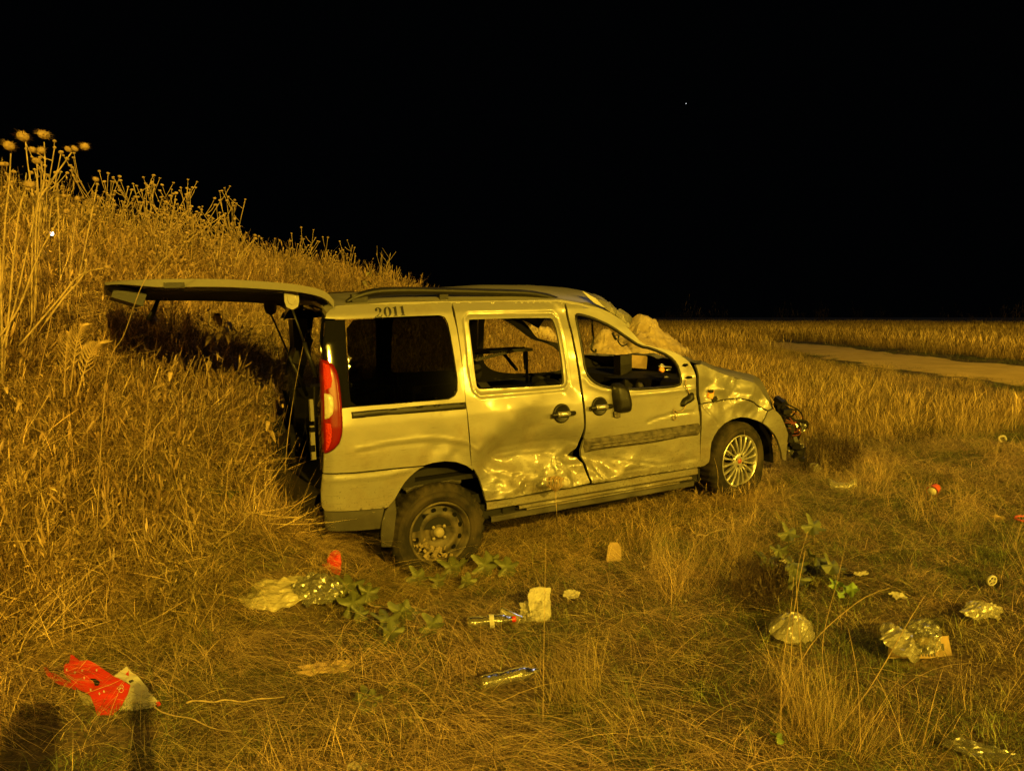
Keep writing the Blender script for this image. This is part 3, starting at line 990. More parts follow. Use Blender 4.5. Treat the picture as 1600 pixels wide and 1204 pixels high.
def flap(pts, lab=None):
    b = MB()
    vs = []
    for (px, py), y in pts: vs.append(on_plane(px, py, y))
    c = sum(vs, Vector()) / len(vs)
    n = len(vs)
    cc = c + Vector((-.010, -.022, .006))
    b.add(vs + [cc], [(i, (i + 1) % n, n) for i in range(n)])
    o = b.build('roof_fold', M['paint'], ro, False)
    md = o.modifiers.new('thickness', 'SOLIDIFY'); md.thickness = .006
flap(list(zip(KR((455, 235), (560, 285), (680, 345), (800, 395), (790, 480), (640, 410), (540, 320)), (-.625, -.60, -.615, -.63, -.665, -.66, -.64))))
flap(list(zip(KR((806, 398), (855, 392), (900, 450), (950, 510), (930, 572), (860, 530), (786, 484)), (-.63, -.60, -.625, -.655, -.67, -.66, -.665))))
flap(list(zip(KR((952, 515), (1000, 487), (1070, 530), (1140, 580), (1090, 694), (1020, 640), (940, 580)), (-.655, -.61, -.605, -.625, -.665, -.66, -.67))))
flap(list(zip(KR((1140, 580), (1180, 620), (1165, 680), (1128, 738), (1090, 694)), (-.625, -.55, -.56, -.58, -.665))))
def rail(sgn):
    pts = [on_plane(px, py, -.615) for px, py in ((541, 472), (552, 466.5), (571, 459.5), (596, 455.2), (640, 454), (700, 455), (760, 456.5), (815, 458), (838, 460.5), (855, 464), (872, 469.5))]
    if sgn > 0: pts = [Vector((p.x, .58 - (.10 if p.x < 0 else 0), p.z)) for p in pts]
    b = MB()
    cm = catmull(pts, 5)
    b.tube(cm, [.011 + .013 * math.sin(PI * min(1, i / 12.0) / 2) for i in range(len(cm))], 8)
    r = b.build('roof_rail', M['black'], van, True)
    for px, wd in ((692, .06), (561, .10), (850, .06)):
        q = on_plane(px, 463, -.615)
        y = -.615 if sgn < 0 else .55
        f = MB(); f.box((q.x, y, q.z - .012), (wd, .035, .05)); f.build('rail_foot', M['black'], r)
rail(-1); rail(1)

# ---- tailgate, held up
TGE = [on_plane(px, py, -.64) for px, py in ((164, 441.5), (200, 438.2), (270, 436.2), (352, 436.5), (420, 440.5), (462, 444.5), (495, 451), (512, 459), (521, 470))]
te = catmull(TGE, 4)
tx = np.array([p.x for p in te]); tz = np.array([p.z for p in te])
def gate_z(x):
    return float(np.interp(x, tx, tz))
P = []; Q = []; S = []
ny = 30
for x in np.linspace(tx[0], tx[-1], 50):
    z = gate_z(x)
    tipk = float(sstep(tx[0] + .30, tx[0], x))
    row = []; low = []; inn = []
    for v in np.linspace(-1, 1, ny):
        yy = v * (.655 - .10 * tipk * 0.4)
        zz = z + .02 * (1 - v * v) - (.03 * v if v > 0 else 0)
        row.append((x, yy, zz)); low.append((x, yy * .985, zz - .042 + .03 * tipk))
    P.append(row); Q.append(low)
b = MB()
b.grid(P, 0)
b.grid([r[::-1] for r in Q], 0)
b.grid([[r[0] for r in Q], [r[0] for r in P]], 0)
b.grid([[r[-1] for r in P], [r[-1] for r in Q]], 0)
b.grid([P[0], Q[0]], 0); b.grid([Q[-1], P[-1]], 0)
tg = b.build('tailgate', [M['paint']], van, False)
tg['label'] = 'tailgate raised flat behind the van'
inn = [[(p[0], p[1] * .93, p[2] - .004 - .022 * math.sin(PI * (i - 3) / 44.0) ** .5 - (.022 if 3 < j < ny - 4 else 0)) for j, p in enumerate(Q[i])] for i in range(3, 47)]
b = MB(); b.grid([r[::-1] for r in inn], 0)
b.build('tailgate_lining', M['trim'], tg, True)
b = MB()
hp = on_plane(272, 445.5, -.642)
b.box((hp.x, -.648, hp.z - .0), (.105, .012, .03))
b.build('edge_latch', M['black'], tg)
lp = MB()
c0 = on_plane(190, 459, -.3)
lp.box((c0.x + .03, -.05, gate_z(c0.x) - .075), (.16, .95, .07), Matrix.Rotation(.35, 3, 'Y'))
lp.box((c0.x - .02, -.05, gate_z(c0.x) - .05), (.10, .9, .05), Matrix.Rotation(.6, 3, 'Y'))
lp.build('handle_housing', M['black'], tg)
st = MB()
a0 = on_plane(247, 468, .35); a1 = on_plane(232, 501, .35)
st.tube([a0, (a0 + a1) / 2 + Vector((.004, 0, 0)), a1], [.013, .016, .022], 6)
st.build('pull_strap', M['black'], tg, True)
def strut(pa, ya, pb, yb, col):
    p0 = on_plane(*pa, ya); p1 = on_plane(*pb, yb)
    d = p1 - p0
    s = MB()
    s.tube([p0, p0 + d * .5], .0065, 8); s.tube([p0 + d * .5, p1], .013, 8)
    o = s.build('gas_strut', M['black'], van, True)
    pl = MB()
    out = [(-.042, .05), (.042, .05), (.042, -.02), (.032, -.05), (.0, -.066), (-.032, -.05), (-.042, -.02)]
    for dy in (-.010, .006):
        pass
    vs = [(p0.x + a, p0.y - .012, p0.z + .055 + c) for a, c in out] + [(p0.x + a, p0.y + .006, p0.z + .055 + c) for a, c in out]
    n = len(out)
    fs = [tuple(range(n)), tuple(range(2 * n - 1, n - 1, -1))] + [(i, i + n, (i + 1) % n + n, (i + 1) % n) for i in range(n)]
    pl.add(vs, fs)
    oo = [(a * .55, c * .6 + .004) for a, c in out] ; oo.append(oo[0])
    pl.tube([(p0.x + a, p0.y - .013, p0.z + .055 + c) for a, c in oo], .004, 5)
    pl.build('strut_plate', col, o)
strut((456, 481), -.585, (494, 588), -.60, M['paint'])
strut((423, 490), .33, (480, 618), .42, M['bumper'])

# ---- rear opening
fr = MB()
fr.tube([(-.64, -.60, .60), (-.635, -.60, 1.1), (-.60, -.585, 1.5), (-.575, -.57, 1.68)], [.05, .05, .045, .04], 8)
fr.tube([(-.60, .56, .60), (-.59, .56, 1.1), (-.50, .50, 1.5), (-.46, .46, 1.70)], [.07, .07, .075, .06], 8)
fr.tube(catmull([(-.575, -.57, 1.68), (-.57, -.2, 1.715), (-.53, .2, 1.715), (-.46, .46, 1.70)], 5), .045, 8)
fr.build('tailgate_frame', M['gloss'], van, True)
jm = MB()
for (x0, y0), (x1, y1) in (((489, 622), (494, 655)), ((490, 663), (497, 714))):
    A = on_plane(x0, y0, -.60); B = on_plane(x1, y1, -.60)
    jm.box(((A.x + B.x) / 2 - .03, -.645, (A.z + B.z) / 2), (abs(B.x - A.x) + .008, .03, abs(A.z - B.z)))
jo = jm.build('door_jamb', M['paint'], van)
for px, py, sx, sz in ((494, 668, .028, .03), (494, 697, .028, .04)):
    q = on_plane(px, py, -.60); jh = MB(); jh.box((q.x - .035, -.640, q.z), (sx, .045, sz)); jh.build('jamb_hole', M['hole'], jo)
for k, (px, py) in enumerate(((466, 520), (470, 545), (452, 690), (446, 720), (470, 730))):
    q = on_plane(px, py, .40)
    tm = MB(); tm.box(q, (.10, .14, .20), Matrix.Rotation(.3 * k, 3, 'Y') @ Matrix.Rotation(.2 * k, 3, 'X')); tm.build('torn_trim', M['black'], van)
lining = MB()
lining.box((.75, .755, .80), (2.6, .03, .46))
lining.box((.60, -.66, .80), (2.3, .03, .40))
lining.box((-.36, .60, .84), (.46, .26, .55)); lining.box((-.36, -.68, .84), (.46, .12, .50))
lining.box((.75, 0, .575), (2.9, 1.5, .03))
lining.build('side_lining', M['trim'], van)
rb = MB()
Pq = []
for v in np.linspace(-1, 1, 24):
    yy = v * .70
    bx = -.745 - .05 * (1 - v ** 4)
    Pq.append([(bx + .06, yy, .60), (bx, yy, .585), (bx - .02, yy, .50), (bx - .01, yy, .40), (bx + .03, yy, .30)])
rb.grid(Pq)
rb.build('rear_bumper', M['black'], van, True)

# ---- wheel arches (dark liners)
def arch(cx, cz, r, y0, y1):
    b = MB()
    P = []
    for k in range(19):
        t = PI * k / 18 * 1.15 - .08
        P.append([(cx + r * math.cos(t), y0, cz + r * math.sin(t)), (cx + r * math.cos(t), y1, cz + r * math.sin(t))])
    b.grid(P)
    c = [(cx + r * math.cos(PI * k / 18 * 1.15 - .08), y1, cz + r * math.sin(PI * k / 18 * 1.15 - .08)) for k in range(19)]
    b.add(c, [tuple(range(19))])
    return b
arch(.03, .29, .43, -.80, -.42).build('wheel_arch_liner', M['trim'], van, True)
arch(2.58, .36, .41, -.79, -.40).build('wheel_arch_liner', M['trim'], van, True)
tn = MB()
for a, b_, c in (((864, 465), (1120, 425), .010), ((880, 480), (980, 440), .014), ((1085, 425), (1200, 422), .014)):
    A = on_plane(400 + a[0] * .26582, 640 + a[1] * .26582, -.74); B = on_plane(400 + b_[0] * .26582, 640 + b_[1] * .26582, -.74)
    tn.tube([A, (A + B) / 2 + Vector((0, 0, .012)), B], c, 5)
tn.build('torn_liner', M['bumper'], van)

# ---- wheels
def tyre(r, wdt, n=144, lug=.006):
    prof = [(r * .63, wdt * .10), (r * .64, -.004), (r * .68, -.014), (r * .74, -.020), (r * .75, -.023), (r * .79, -.024), (r * .80, -.020), (r * .86, -.021), (r * .87, -.024), (r * .89, -.022), (r * .90, -.017), (r * .945, -.006), (r * .975, .006), (r * .995, .022), (r, .045),
            (r, wdt * .5), (r, wdt - .045), (r * .985, wdt - .02), (r * .93, wdt + .005), (r * .78, wdt + .02), (r * .64, wdt), (r * .63, wdt * .8)]
    def rad(j, k, t):
        if j in (11, 12, 13, 15, 16): return lug * (1 if (k // 2) % 2 else -1)
        return 0
    b = MB(); b.lathe(prof, n, 'y', radial=rad)
    return b
rw = empty('wheel'); rw.parent = van; rw.location = (0.0, -.80, .25); rw.rotation_euler = (.03, 0, -.05)
rw['label'] = 'rear wheel with a rusty steel rim and the tyre off its bead'
ty = tyre(.318, .19)
vv = []
for x, y, z in ty.v:                                   # the tyre sags off the rim at the lower rear side
    a = math.atan2(z, x); k = math.exp(-((a + 2.35) / .55) ** 2)
    vv.append((x, y - .022 * k, z - .010 * k))
ty.v = vv
ty.build('tyre', M['rubber'], rw, True)
b = MB()
b.lathe([(.207, -.012), (.203, -.020), (.196, -.020), (.190, -.006), (.183, .004), (.178, .030), (.168, .040), (.150, .026), (.128, .012), (.112, .010), (.100, .022), (.078, .040), (.060, .042), (.052, .038), (.048, .020), (.0, .018)], 64)
b.lathe([(.178, .03), (.18, .17)], 48)
b.build('rim', M['steel'], rw, True)
b = MB()
for k in range(12):
    t = 2 * PI * k / 12 + .2
    c = Vector((.150 * math.cos(t), .021, .150 * math.sin(t)))
    b.add([c + Vector((math.cos(t) * .015 * math.cos(q) - math.sin(t) * .017 * math.sin(q), -.003, math.sin(t) * .015 * math.cos(q) + math.cos(t) * .017 * math.sin(q))) for q in np.linspace(0, 2 * PI, 12, endpoint=False)], [tuple(range(12))])
b.build('vent_holes', M['hole'], rw)['kind'] = 'stuff'
b = MB()
b.lathe([(.0, -.016), (.022, -.014), (.031, -.004), (.034, .02)], 24)
for k in range(4):
    t = PI / 4 + k * PI / 2
    c = Vector((.052 * math.cos(t), .018, .052 * math.sin(t)))
    b.tube([c, c + Vector((0, -.012, 0))], .011, 6)
b.build('hub_cap', mat('dusty_hub', (.22, .185, .12), .65), rw, True)
b = MB()
for k in range(70):
    t = random.gauss(PI * 1.35, .5); r = random.uniform(.10, .185)
    b.box((r * math.cos(t), .012 - random.uniform(0, .012), r * math.sin(t)), (random.uniform(.006, .026), .010, random.uniform(.006, .022)), Matrix.Rotation(random.uniform(0, 3), 3, 'Y') @ Matrix.Rotation(random.uniform(-.5, .5), 3, 'X'))
b.build('caked_mud', M['mud'], rw)

fw = empty('wheel'); fw.parent = van; fw.location = (2.602, -.79, .392); fw.rotation_euler = (.02, 0, .10)
fw['label'] = 'front wheel with a bright many-spoked alloy rim and flat tyre'
ty = tyre(.312, .19, lug=.003)
vv = []
for x, y, z in ty.v:
    a = math.atan2(z, x); k = math.exp(-((a + 1.05) / .6) ** 2)
    f = max(0, -z - .225)
    vv.append((x + .010 * k, y - .035 * k - f * .35, z + f * .25))
ty.v = vv
ty.build('tyre', M['rubber'], fw, True)
b = MB()
b.lathe([(.214, -.002), (.212, -.014), (.205, -.018), (.199, -.010), (.195, .01), (.190, .05), (.188, .17)], 72)
b.lathe([(.0, -.006), (.030, -.006), (.058, -.010), (.066, -.004), (.068, .02)], 36)
b.build('rim', M['alloy'], fw, True)
sp = None
for k in range(18):
    t = 2 * PI * k / 18 + .1
    if sp is None:
        s = MB()
        P0 = []
        for r, wd, y in ((.050, .009, -.004), (.09, .0075, -.012), (.14, .0075, -.012), (.18, .009, -.008), (.204, .013, -.006)):
            P0.append([(r, y + .020, -wd), (r, y + .002, -wd), (r, y - .003, -wd * .5), (r, y - .003, wd * .5), (r, y + .002, wd), (r, y + .020, wd)])
        s.grid(P0)
        sp = s.build('spoke', M['alloy'], fw, False); o = sp
    else:
        o = sp.copy(); COL.objects.link(o)
    o.rotation_euler = (0, -t, 0)
b = MB()
for k in range(4):
    t = PI / 4 + .3 + k * PI / 2
    c = Vector((.044 * math.cos(t), -.011, .044 * math.sin(t)))
    b = MB(); b.tube([c, c + Vector((0, .01, 0))], .0085, 8); b.build('bolt_hole', M['hole'], fw)
b = MB(); b.lathe([(.0, -.014), (.018, -.013), (.021, -.008)], 20)
b.build('centre_cap', mat('faded_red_cap', (.30, .07, .05), .5), fw, True)
b = MB(); b.lathe([(.0, .055), (.135, .055), (.135, .075), (.0, .075)], 36)
b.build('brake_disc', M['steel'], fw, True)
for src, yy in ((rw, .80), (fw, .79)):
    c = empty('wheel'); c.parent = van; c.location = (src.location.x, yy, .27 if src is rw else .38); c.rotation_euler = (0, 0, PI)
    for ch in list(src.children):
        if ch.name.split('.')[0] in ('tyre', 'rim'):
            k = ch.copy(); COL.objects.link(k); k.parent = c

# ---- bonnet, scuttle, front end
side_line = [on_side(1060 + x * .19934, 540 + y * .19934) for x, y in ((140, 165), (180, 148), (260, 184), (330, 214), (420, 244), (520, 268), (600, 296), (640, 326), (668, 352), (702, 412), (730, 488))]
top_line = [on_plane(1060 + x * .19934, 540 + y * .19934, -.60) for x, y in ((140, 134), (180, 138), (260, 158), (330, 174), (420, 192), (520, 218), (600, 240), (640, 262), (662, 290), (690, 345), (714, 400))]
P = []
ns = len(side_line)
def samp(L, t):
    f = t * (ns - 1); i = min(int(f), ns - 2); u = f - i
    return Vector(L[i]) * (1 - u) + Vector(L[i + 1]) * u
sl3 = [side_pt(x, z, -.004) for x, z in side_line]
for t in np.linspace(0, 1, 60):
    a = samp(sl3, t); c = samp(top_line, t)
    c = Vector((max(c.x, a.x), -.60, max(c.z, a.z + .006)))
    row = []
    for v in np.linspace(0, 1, 50):
        y = -1 + 2 * v                      # -1 near edge ... +1 far edge
        if abs(y) > .8:
            k = (abs(y) - .8) / .2
            p = c * (1 - k) + a * k
            p.z += .012 * math.sin(PI * k)
        else:
            k = abs(y) / .8
            p = Vector((c.x + .05 * (1 - k * k), -.60 * k, c.z + .02 * (1 - k * k)))
        if y > 0: p = Vector((p.x, -p.y, p.z))
        e = .020 * float(crumple(np.array([p.x]), np.array([p.y]), 3.6, 23)[0])
        p.z += e * (1 - t * .5) * (1 - abs(y) ** 6)
        row.append(p)
    P.append(row)
b = MB(); b.grid(P, 0)
bo = b.build('bonnet', [M['paint']], van, True)
bo['label'] = 'buckled bonnet covered in dirt'
b = MB()
P2 = [[Vector((p.x + .004, p.y, p.z - .002)) for p in P[-1]], [Vector((p.x + .05, p.y * .97, p.z - .05)) for p in P[-1]], [Vector((p.x + .07, p.y * .95, p.z - .20)) for p in P[-1]], [Vector((p.x + .04, p.y * .95, p.z - .40)) for p in P[-1]]]
b.grid(P2)
b.build('radiator_panel', M['black'], van, False)
fe = MB()
random.seed(21)
for k in range(60):
    py = random.uniform(624, 722); px = 1214 + (py - 620) * .33 + random.uniform(-5, 7) + (5 if py > 690 else 0)
    q = on_plane(px, py, random.uniform(-.62, -.50))
    sz = random.uniform(.5, 1.0)
    fe.box(q, (.055 * sz, random.uniform(.03, .10), random.uniform(.012, .05)), Matrix.Rotation(random.uniform(0, 3), 3, 'X') @ Matrix.Rotation(random.uniform(0, 3), 3, 'Z'))
for k in range(8):
    a = on_plane(random.uniform(1222, 1238), random.uniform(625, 690), -.55); c = on_plane(random.uniform(1232, 1262), random.uniform(640, 715), -.5)
    fe.tube(catmull([a, (a + c) / 2 + Vector((.05, -.05, .03)), c], 5), random.uniform(.006, .016), 6)
fe.build('broken_front_end', M['black'], van)
WIRE = mat('red_brown_wire', (.22, .05, .03), .5)
for k in range(9):
    a = on_plane(1228 + random.uniform(-2, 6), 640 + k * 5, -.6); c = on_plane(1232 + random.uniform(0, 26), 650 + random.uniform(-8, 40), -.56)
    w = MB(); w.tube(catmull([a, (a + c) / 2 + Vector((random.uniform(-.03, .06), -.03, random.uniform(-.05, .06))), c], 5), .003, 5); w.build('loose_wiring', WIRE, van, True)
for px, py, s in ((1248, 667, .055), (1243, 674, .035), (1234, 701, .040), (1255, 663, .03), (1236, 709, .03), (1253, 696, .025), (1229, 672, .02)):
    q = on_plane(px, py, -.55)
    b = MB()
    b.lathe([(s * .25, -s * .5), (s * .7, -s * .35), (s, .0), (s * 1.05, s * .15), (s * .8, s * .1), (s * .2, -s * .2)], 14, 'x', radial=lambda j, k, t: .006 * math.sin(3 * t + j))
    o = b.build('headlight_fragment', M['chrome'], van, True)
    o.location = q; o.rotation_euler = (random.uniform(-1, 1), random.uniform(-.8, .8), random.uniform(-2.4, -.8))
mk = MB()
A = on_plane(1112, 613, -.80)
x, z = on_side(1112.5, 616)
mk.box(side_pt(x, z, .006), (.045, .02, .06), Matrix.Rotation(.3, 3, 'Y'))
ob = mk.build('side_marker', M['orange_lamp'], van)
mk = MB(); x, z = on_side(1112.5, 611.5)
mk.box(side_pt(x, z, .012), (.04, .02, .025)); x, z = on_side(1118, 624)
mk.box(side_pt(x, z, .004), (.05, .014, .03), Matrix.Rotation(-.5, 3, 'Y'))
mk.build('marker_socket', M['black'], van)

# ---- inside
seat_proto = None
def seat(x, y, lean, z0=.62):
    b = MB()
    back = []
    for t in np.linspace(0, 1, 10):
        wv = .24 - .05 * t ** 3
        cx = x - .06 - lean * t; cz = z0 + .22 + .56 * t
        th = .075 - .025 * t
        back.append([(cx - th, y - wv, cz), (cx + th * .6, y - wv, cz), (cx + th, y - wv * .7, cz), (cx + th * .7, y, cz), (cx + th, y + wv * .7, cz), (cx + th * .6, y + wv, cz), (cx - th, y + wv, cz), (cx - th, y - wv, cz)])
    b.grid(back); b.add(back[-1][:7], [tuple(range(7))])
    b.box((x + .16, y, z0 + .14), (.52, .48, .17)); b.box((x + .14, y, z0 + .0), (.40, .40, .14))
    s = b.build('front_seat', M['trim'], van, True)
    if y < 0: return
    h = MB()
    cx = x - .06 - lean; cz = z0 + .86
    h.lathe([(.0, -.12), (.05, -.11), (.075, -.06), (.08, .0), (.075, .06), (.05, .11), (.0, .12)], 10)
    h.v = [(p[0] * .7 + cx, p[1] + y, p[2] * 1.1 + cz) for p in h.v]
    h.tube([(cx, y - .05, cz - .2), (cx, y - .05, cz)], .007, 5).tube([(cx, y + .05, cz - .2), (cx, y + .05, cz)], .007, 5)
    h.build('headrest', M['trim'], s, True)
seat(1.30, .36, .42, .30); seat(1.30, -.38, .55, .24)
d = MB()
dp = [(2.02, .98), (2.06, 1.05), (2.20, 1.08), (2.42, 1.07), (2.44, .6), (2.02, .6), (1.98, .80)]
Pd = [[(x, y, z) for x, z in dp + [dp[0]]] for y in np.linspace(-.72, .72, 14)]
d.grid(Pd)
d.box((2.02, -.05, .80), (.18, .30, .50))
dash = d.build('dashboard', M['trim'], van, False)
d = MB()
for y, z, s in ((-.30, 1.0, .03), (-.42, .92, .045), (.12, .95, .04)):
    d = MB(); d.tube([(2.015, y, z), (1.985, y, z)], s, 14); d.build('air_vent', M['bumper'], dash, True)
d = MB(); d.lathe([(.185, -.014), (.199, 0), (.185, .014), (.171, 0), (.185, -.014)], 32, 'x'); d.box((0, 0, 0), (.05, .12, .08)); d.box((0, 0, 0), (.02, .36, .03))
sw = d.build('steering_wheel', M['black'], van, True); sw.location = (1.86, .37, 1.0); sw.rotation_euler = (0, -.45, 0)
d = MB(); q = on_plane(1033, 578, -.45)
d.lathe([(0, -.02), (.02, -.015), (.026, 0), (.02, .02), (0, .025)], 12, 'x')
ob = d.build('amber_knob', M['orange_lamp'], van, True); ob.location = q
d = MB()
for a, c in (((1029, 572), (1049, 573.5)), ((1032, 569), (1037, 570)), ((1040, 578), (1048, 577.5))):
    d.tube([on_plane(*a, -.45), on_plane(*c, -.45)], .006, 5)
d.tube([on_plane(1040, 594, -.45), on_plane(1041, 594, -.36)], .035, 14)
d.build('dash_trim', M['alloy'], van, True)
d = MB(); A = on_plane(984, 556, .1); B = on_plane(1010, 574, .1)
d.box((A + B) / 2, (abs(B.x - A.x), .02, abs(A.z - B.z)), Matrix.Rotation(.12, 3, 'Y'))
d.build('loose_panel', M['cardboard'], van)
d = MB(); A = on_plane(964, 555, .12); B = on_plane(982, 585, .12)
d.box((A + B) / 2, (abs(B.x - A.x), .10, abs(A.z - B.z)))
d.build('screen_housing', M['black'], van)
# welded black frame with a braided bar behind the seats
d = MB()
A = on_plane(819.5, 545.5, .32); B = on_plane(742, 565, -.40); Cc = on_plane(741, 550, .42)
D0 = on_plane(821.5, 577, .32)
d.tube([A, Cc], .020, 4); d.tube([A, D0], .016, 4); d.tube([on_plane(783, 547.5, .34), on_plane(808, 578, .32)], .014, 4)
d.box((A + Cc) / 2 + Vector((-.02, -.10, .01)), ((A - Cc).length * .9, .30, .025))
d.tube([Vector((A.x - .05, .2, .6)), Vector((A.x - .05, .2, A.z))], .014, 4)
fr = d.build('load_frame', M['black'], van)
d = MB()
n = 60
for ph in (0, PI):
    pts = []
    for i in range(n):
        t = i / (n - 1); p = A * (1 - t) + B * t
        pts.append(p + Vector((0, .009 * math.cos(t * 60 + ph), .012 + .009 * math.sin(t * 60 + ph))))
    d.tube(pts, .007, 5)
d.build('braided_bar', M['bumper'], fr, True)
d = MB()
A = on_plane(742, 590, -.1); B = on_plane(835, 600, -.1)
d.box(((A.x + B.x) / 2, 0, .84), (B.x - A.x + .35, 1.1, .40)); 
d.tube(catmull([(.9, -.5, .98), (1.0, -.45, 1.04), (1.12, -.42, 1.02), (1.2, -.4, .92)], 5), .10, 8)
d.build('rear_seat', M['trim'], van, True)
d = MB()
d.tube(catmull([on_plane(926, 490, -.55), on_plane(925.5, 508, -.55), on_plane(927, 530, -.54), on_plane(924, 545, -.54), on_plane(930, 550, -.54), on_plane(931, 545, -.54)], 6), .008, 5)
d.build('seat_belt', M['black'], van, True)
d = MB()
d.tube(catmull([on_plane(957, 520, .30), on_plane(961, 528, .30), on_plane(963, 530, .30)], 4), .012, 5)
d.tube(catmull([on_plane(967, 524, .25), on_plane(966, 533, .25), on_plane(972, 540, .25), on_plane(980, 537, .25)], 5), .007, 5)
d.build('hanging_trim', M['black'], van, True)

# ------------------------------------------------------------------ ground, track, heaps, sky point
def ground_mat():
    m, nt, b = new_mat('dry_soil')
    tc = nt.nodes.new('ShaderNodeTexCoord')
    n1 = nt.nodes.new('ShaderNodeTexNoise'); n1.inputs['Scale'].default_value = 0.9; n1.inputs['Detail'].default_value = 8
    n2 = nt.nodes.new('ShaderNodeTexNoise'); n2.inputs['Scale'].default_value = 38; n2.inputs['Detail'].default_value = 6
    link(nt, tc.outputs['Object'], n1.inputs['Vector']); link(nt, tc.outputs['Object'], n2.inputs['Vector'])
    r = nt.nodes.new('ShaderNodeValToRGB')
    r.color_ramp.elements[0].position = .35; r.color_ramp.elements[0].color = (.045, .032, .015, 1)
    r.color_ramp.elements[1].position = .70; r.color_ramp.elements[1].color = (.15, .10, .05, 1)
    link(nt, n1.outputs['Fac'], r.inputs['Fac'])
    r2 = nt.nodes.new('ShaderNodeMapRange'); r2.inputs['From Min'].default_value = .3; r2.inputs['From Max'].default_value = .7; r2.inputs['To Min'].default_value = .45; r2.inputs['To Max'].default_value = 1.4
    link(nt, n2.outputs['Fac'], r2.inputs['Value'])
    v = nt.nodes.new('ShaderNodeVectorMath'); v.operation = 'SCALE'
    link(nt, r.outputs['Color'], v.inputs[0]); link(nt, r2.outputs['Result'], v.inputs['Scale'])
    link(nt, v.outputs[0], b.inputs['Base Color'])
    b.inputs['Roughness'].default_value = .95
    bp = nt.nodes.new('ShaderNodeBump'); bp.inputs['Strength'].default_value = .9; bp.inputs['Distance'].default_value = .03
    link(nt, n2.outputs['Fac'], bp.inputs['Height']); link(nt, bp.outputs['Normal'], b.inputs['Normal'])
    return m
N = 300
u = np.linspace(-1, 1, N)
gx = np.sinh(u * 5.2) / np.sinh(5.2) * 450
gy = np.sinh(u * 5.2) / np.sinh(5.2) * 450 + 4.5
X, Y = np.meshgrid(gx, gy)
Zg = height(X, Y)
V = np.stack([X.ravel(), Y.ravel(), Zg.ravel()], 1)
i, j = np.meshgrid(np.arange(N - 1), np.arange(N - 1))
k = (j * N + i).ravel()
F = np.stack([k, k + 1, k + N + 1, k + N], 1)
me = bpy.data.meshes.new('ground')
me.from_pydata(V.tolist(), [], F.tolist())
me.materials.append(ground_mat())
me.polygons.foreach_set('use_smooth', [True] * len(F))
tag(link_mesh('ground', me), kind='structure')

TRX = lambda y: 12.9 - .0008 * (y - 18) ** 2 + .4 * math.sin(y * .21)
b = MB(); P = []
for y in np.linspace(-14, 40, 190):
    c = TRX(y); hw = 1.9 + .9 * (float(fbm(y * .5, 3.1, 61)) - .45)
    row = []
    for v in np.linspace(-1, 1, 15):
        x = c + v * hw + .35 * (float(fbm(y * 2, v * 3, 63)) - .45)
        rut = .05 * (math.exp(-((abs(v) - .55) / .2) ** 2))
        row.append((x, y, float(height(x, y)) + .045 - rut * .6 + .03 * (float(fbm(x * 3, y * 3, 65)) - .45) - (.05 if abs(v) > .95 else 0)))
    P.append(row)
b.grid(P)
tag(b.build('dirt_track', mat('pale_track_dirt', (.76, .54, .17), .95, col2=(.62, .43, .13), scale=1.3, bump=.9, bscale=14), None, True), kind='structure')

def heap(px_peak, py_peak, y, rx, ry, seed, label):
    p = at(px_peak, py_peak, y)
    z0 = float(height(p.x, y)); hgt = p.z - z0
    b = MB(); P = []
    n = 170
    for a in np.linspace(0, 2 * PI, n + 1):
        row = []
        for r in np.linspace(0.0, 1.15, 80):
            rr = r * (1 + .25 * (float(fbm(math.cos(a) * 1.5 + 5, math.sin(a) * 1.5 + 5, seed)) - .45))
            x = p.x + rx * rr * math.cos(a); yy = y + ry * rr * math.sin(a)
            hh = hgt * max(0.0, 1 - r) ** 1.05
            if r < .25: hh = hgt * (1 - .25) ** 1.05 + (hgt - hgt * .75 ** 1.05) * (1 - (r / .25) ** 2)
            nz = (float(fbm(x * 1.7, yy * 1.7, seed, 5)) - .47) * .26 + (float(fbm(x * 5, yy * 5, seed + 4, 4)) - .45) * .17 + max(0, float(vnoise(x * 11, yy * 11, seed + 9)) - .72) * .30
            hh += nz * min(1, r * 4 + .2) * (1 if r < .95 else .2)
            row.append((x, yy, float(height(x, yy)) - .03 + max(hh, -.02)))
        P.append(row)
    b.grid(P)
    return tag(b.build('earth_heap', M['earth'], None, True), label, 'heap of earth')
heap(1004, 489, 21.0, 1.95, 1.9, 101, 'pale heap of dumped earth rising past the folded roof edge')
heap(846, 508, 17.5, 1.55, 1.3, 102, 'earth heap seen through the sliding door window opening')
heap(945, 512, 19.5, 1.2, 1.1, 103, 'low earth heap seen through the front door window opening')

b = MB(); b.lathe([(0, -.22), (.16, -.16), (.22, 0), (.16, .16), (0, .22)], 8, 'z')
s = b.build('star', M['star_glow']); s.location = at(1072, 162, 420)
tag(s, 'single faint star in the black sky', 'star')
b = MB(); b.lathe([(0, -.014), (.008, -.010), (.011, 0), (.008, .010), (0, .014)], 10, 'z')
s = b.build('light', M['led_glow']); s.location = at(81, 365, 4.95)
tag(s, 'small bluish white light glinting through the weeds on the bank', 'light')

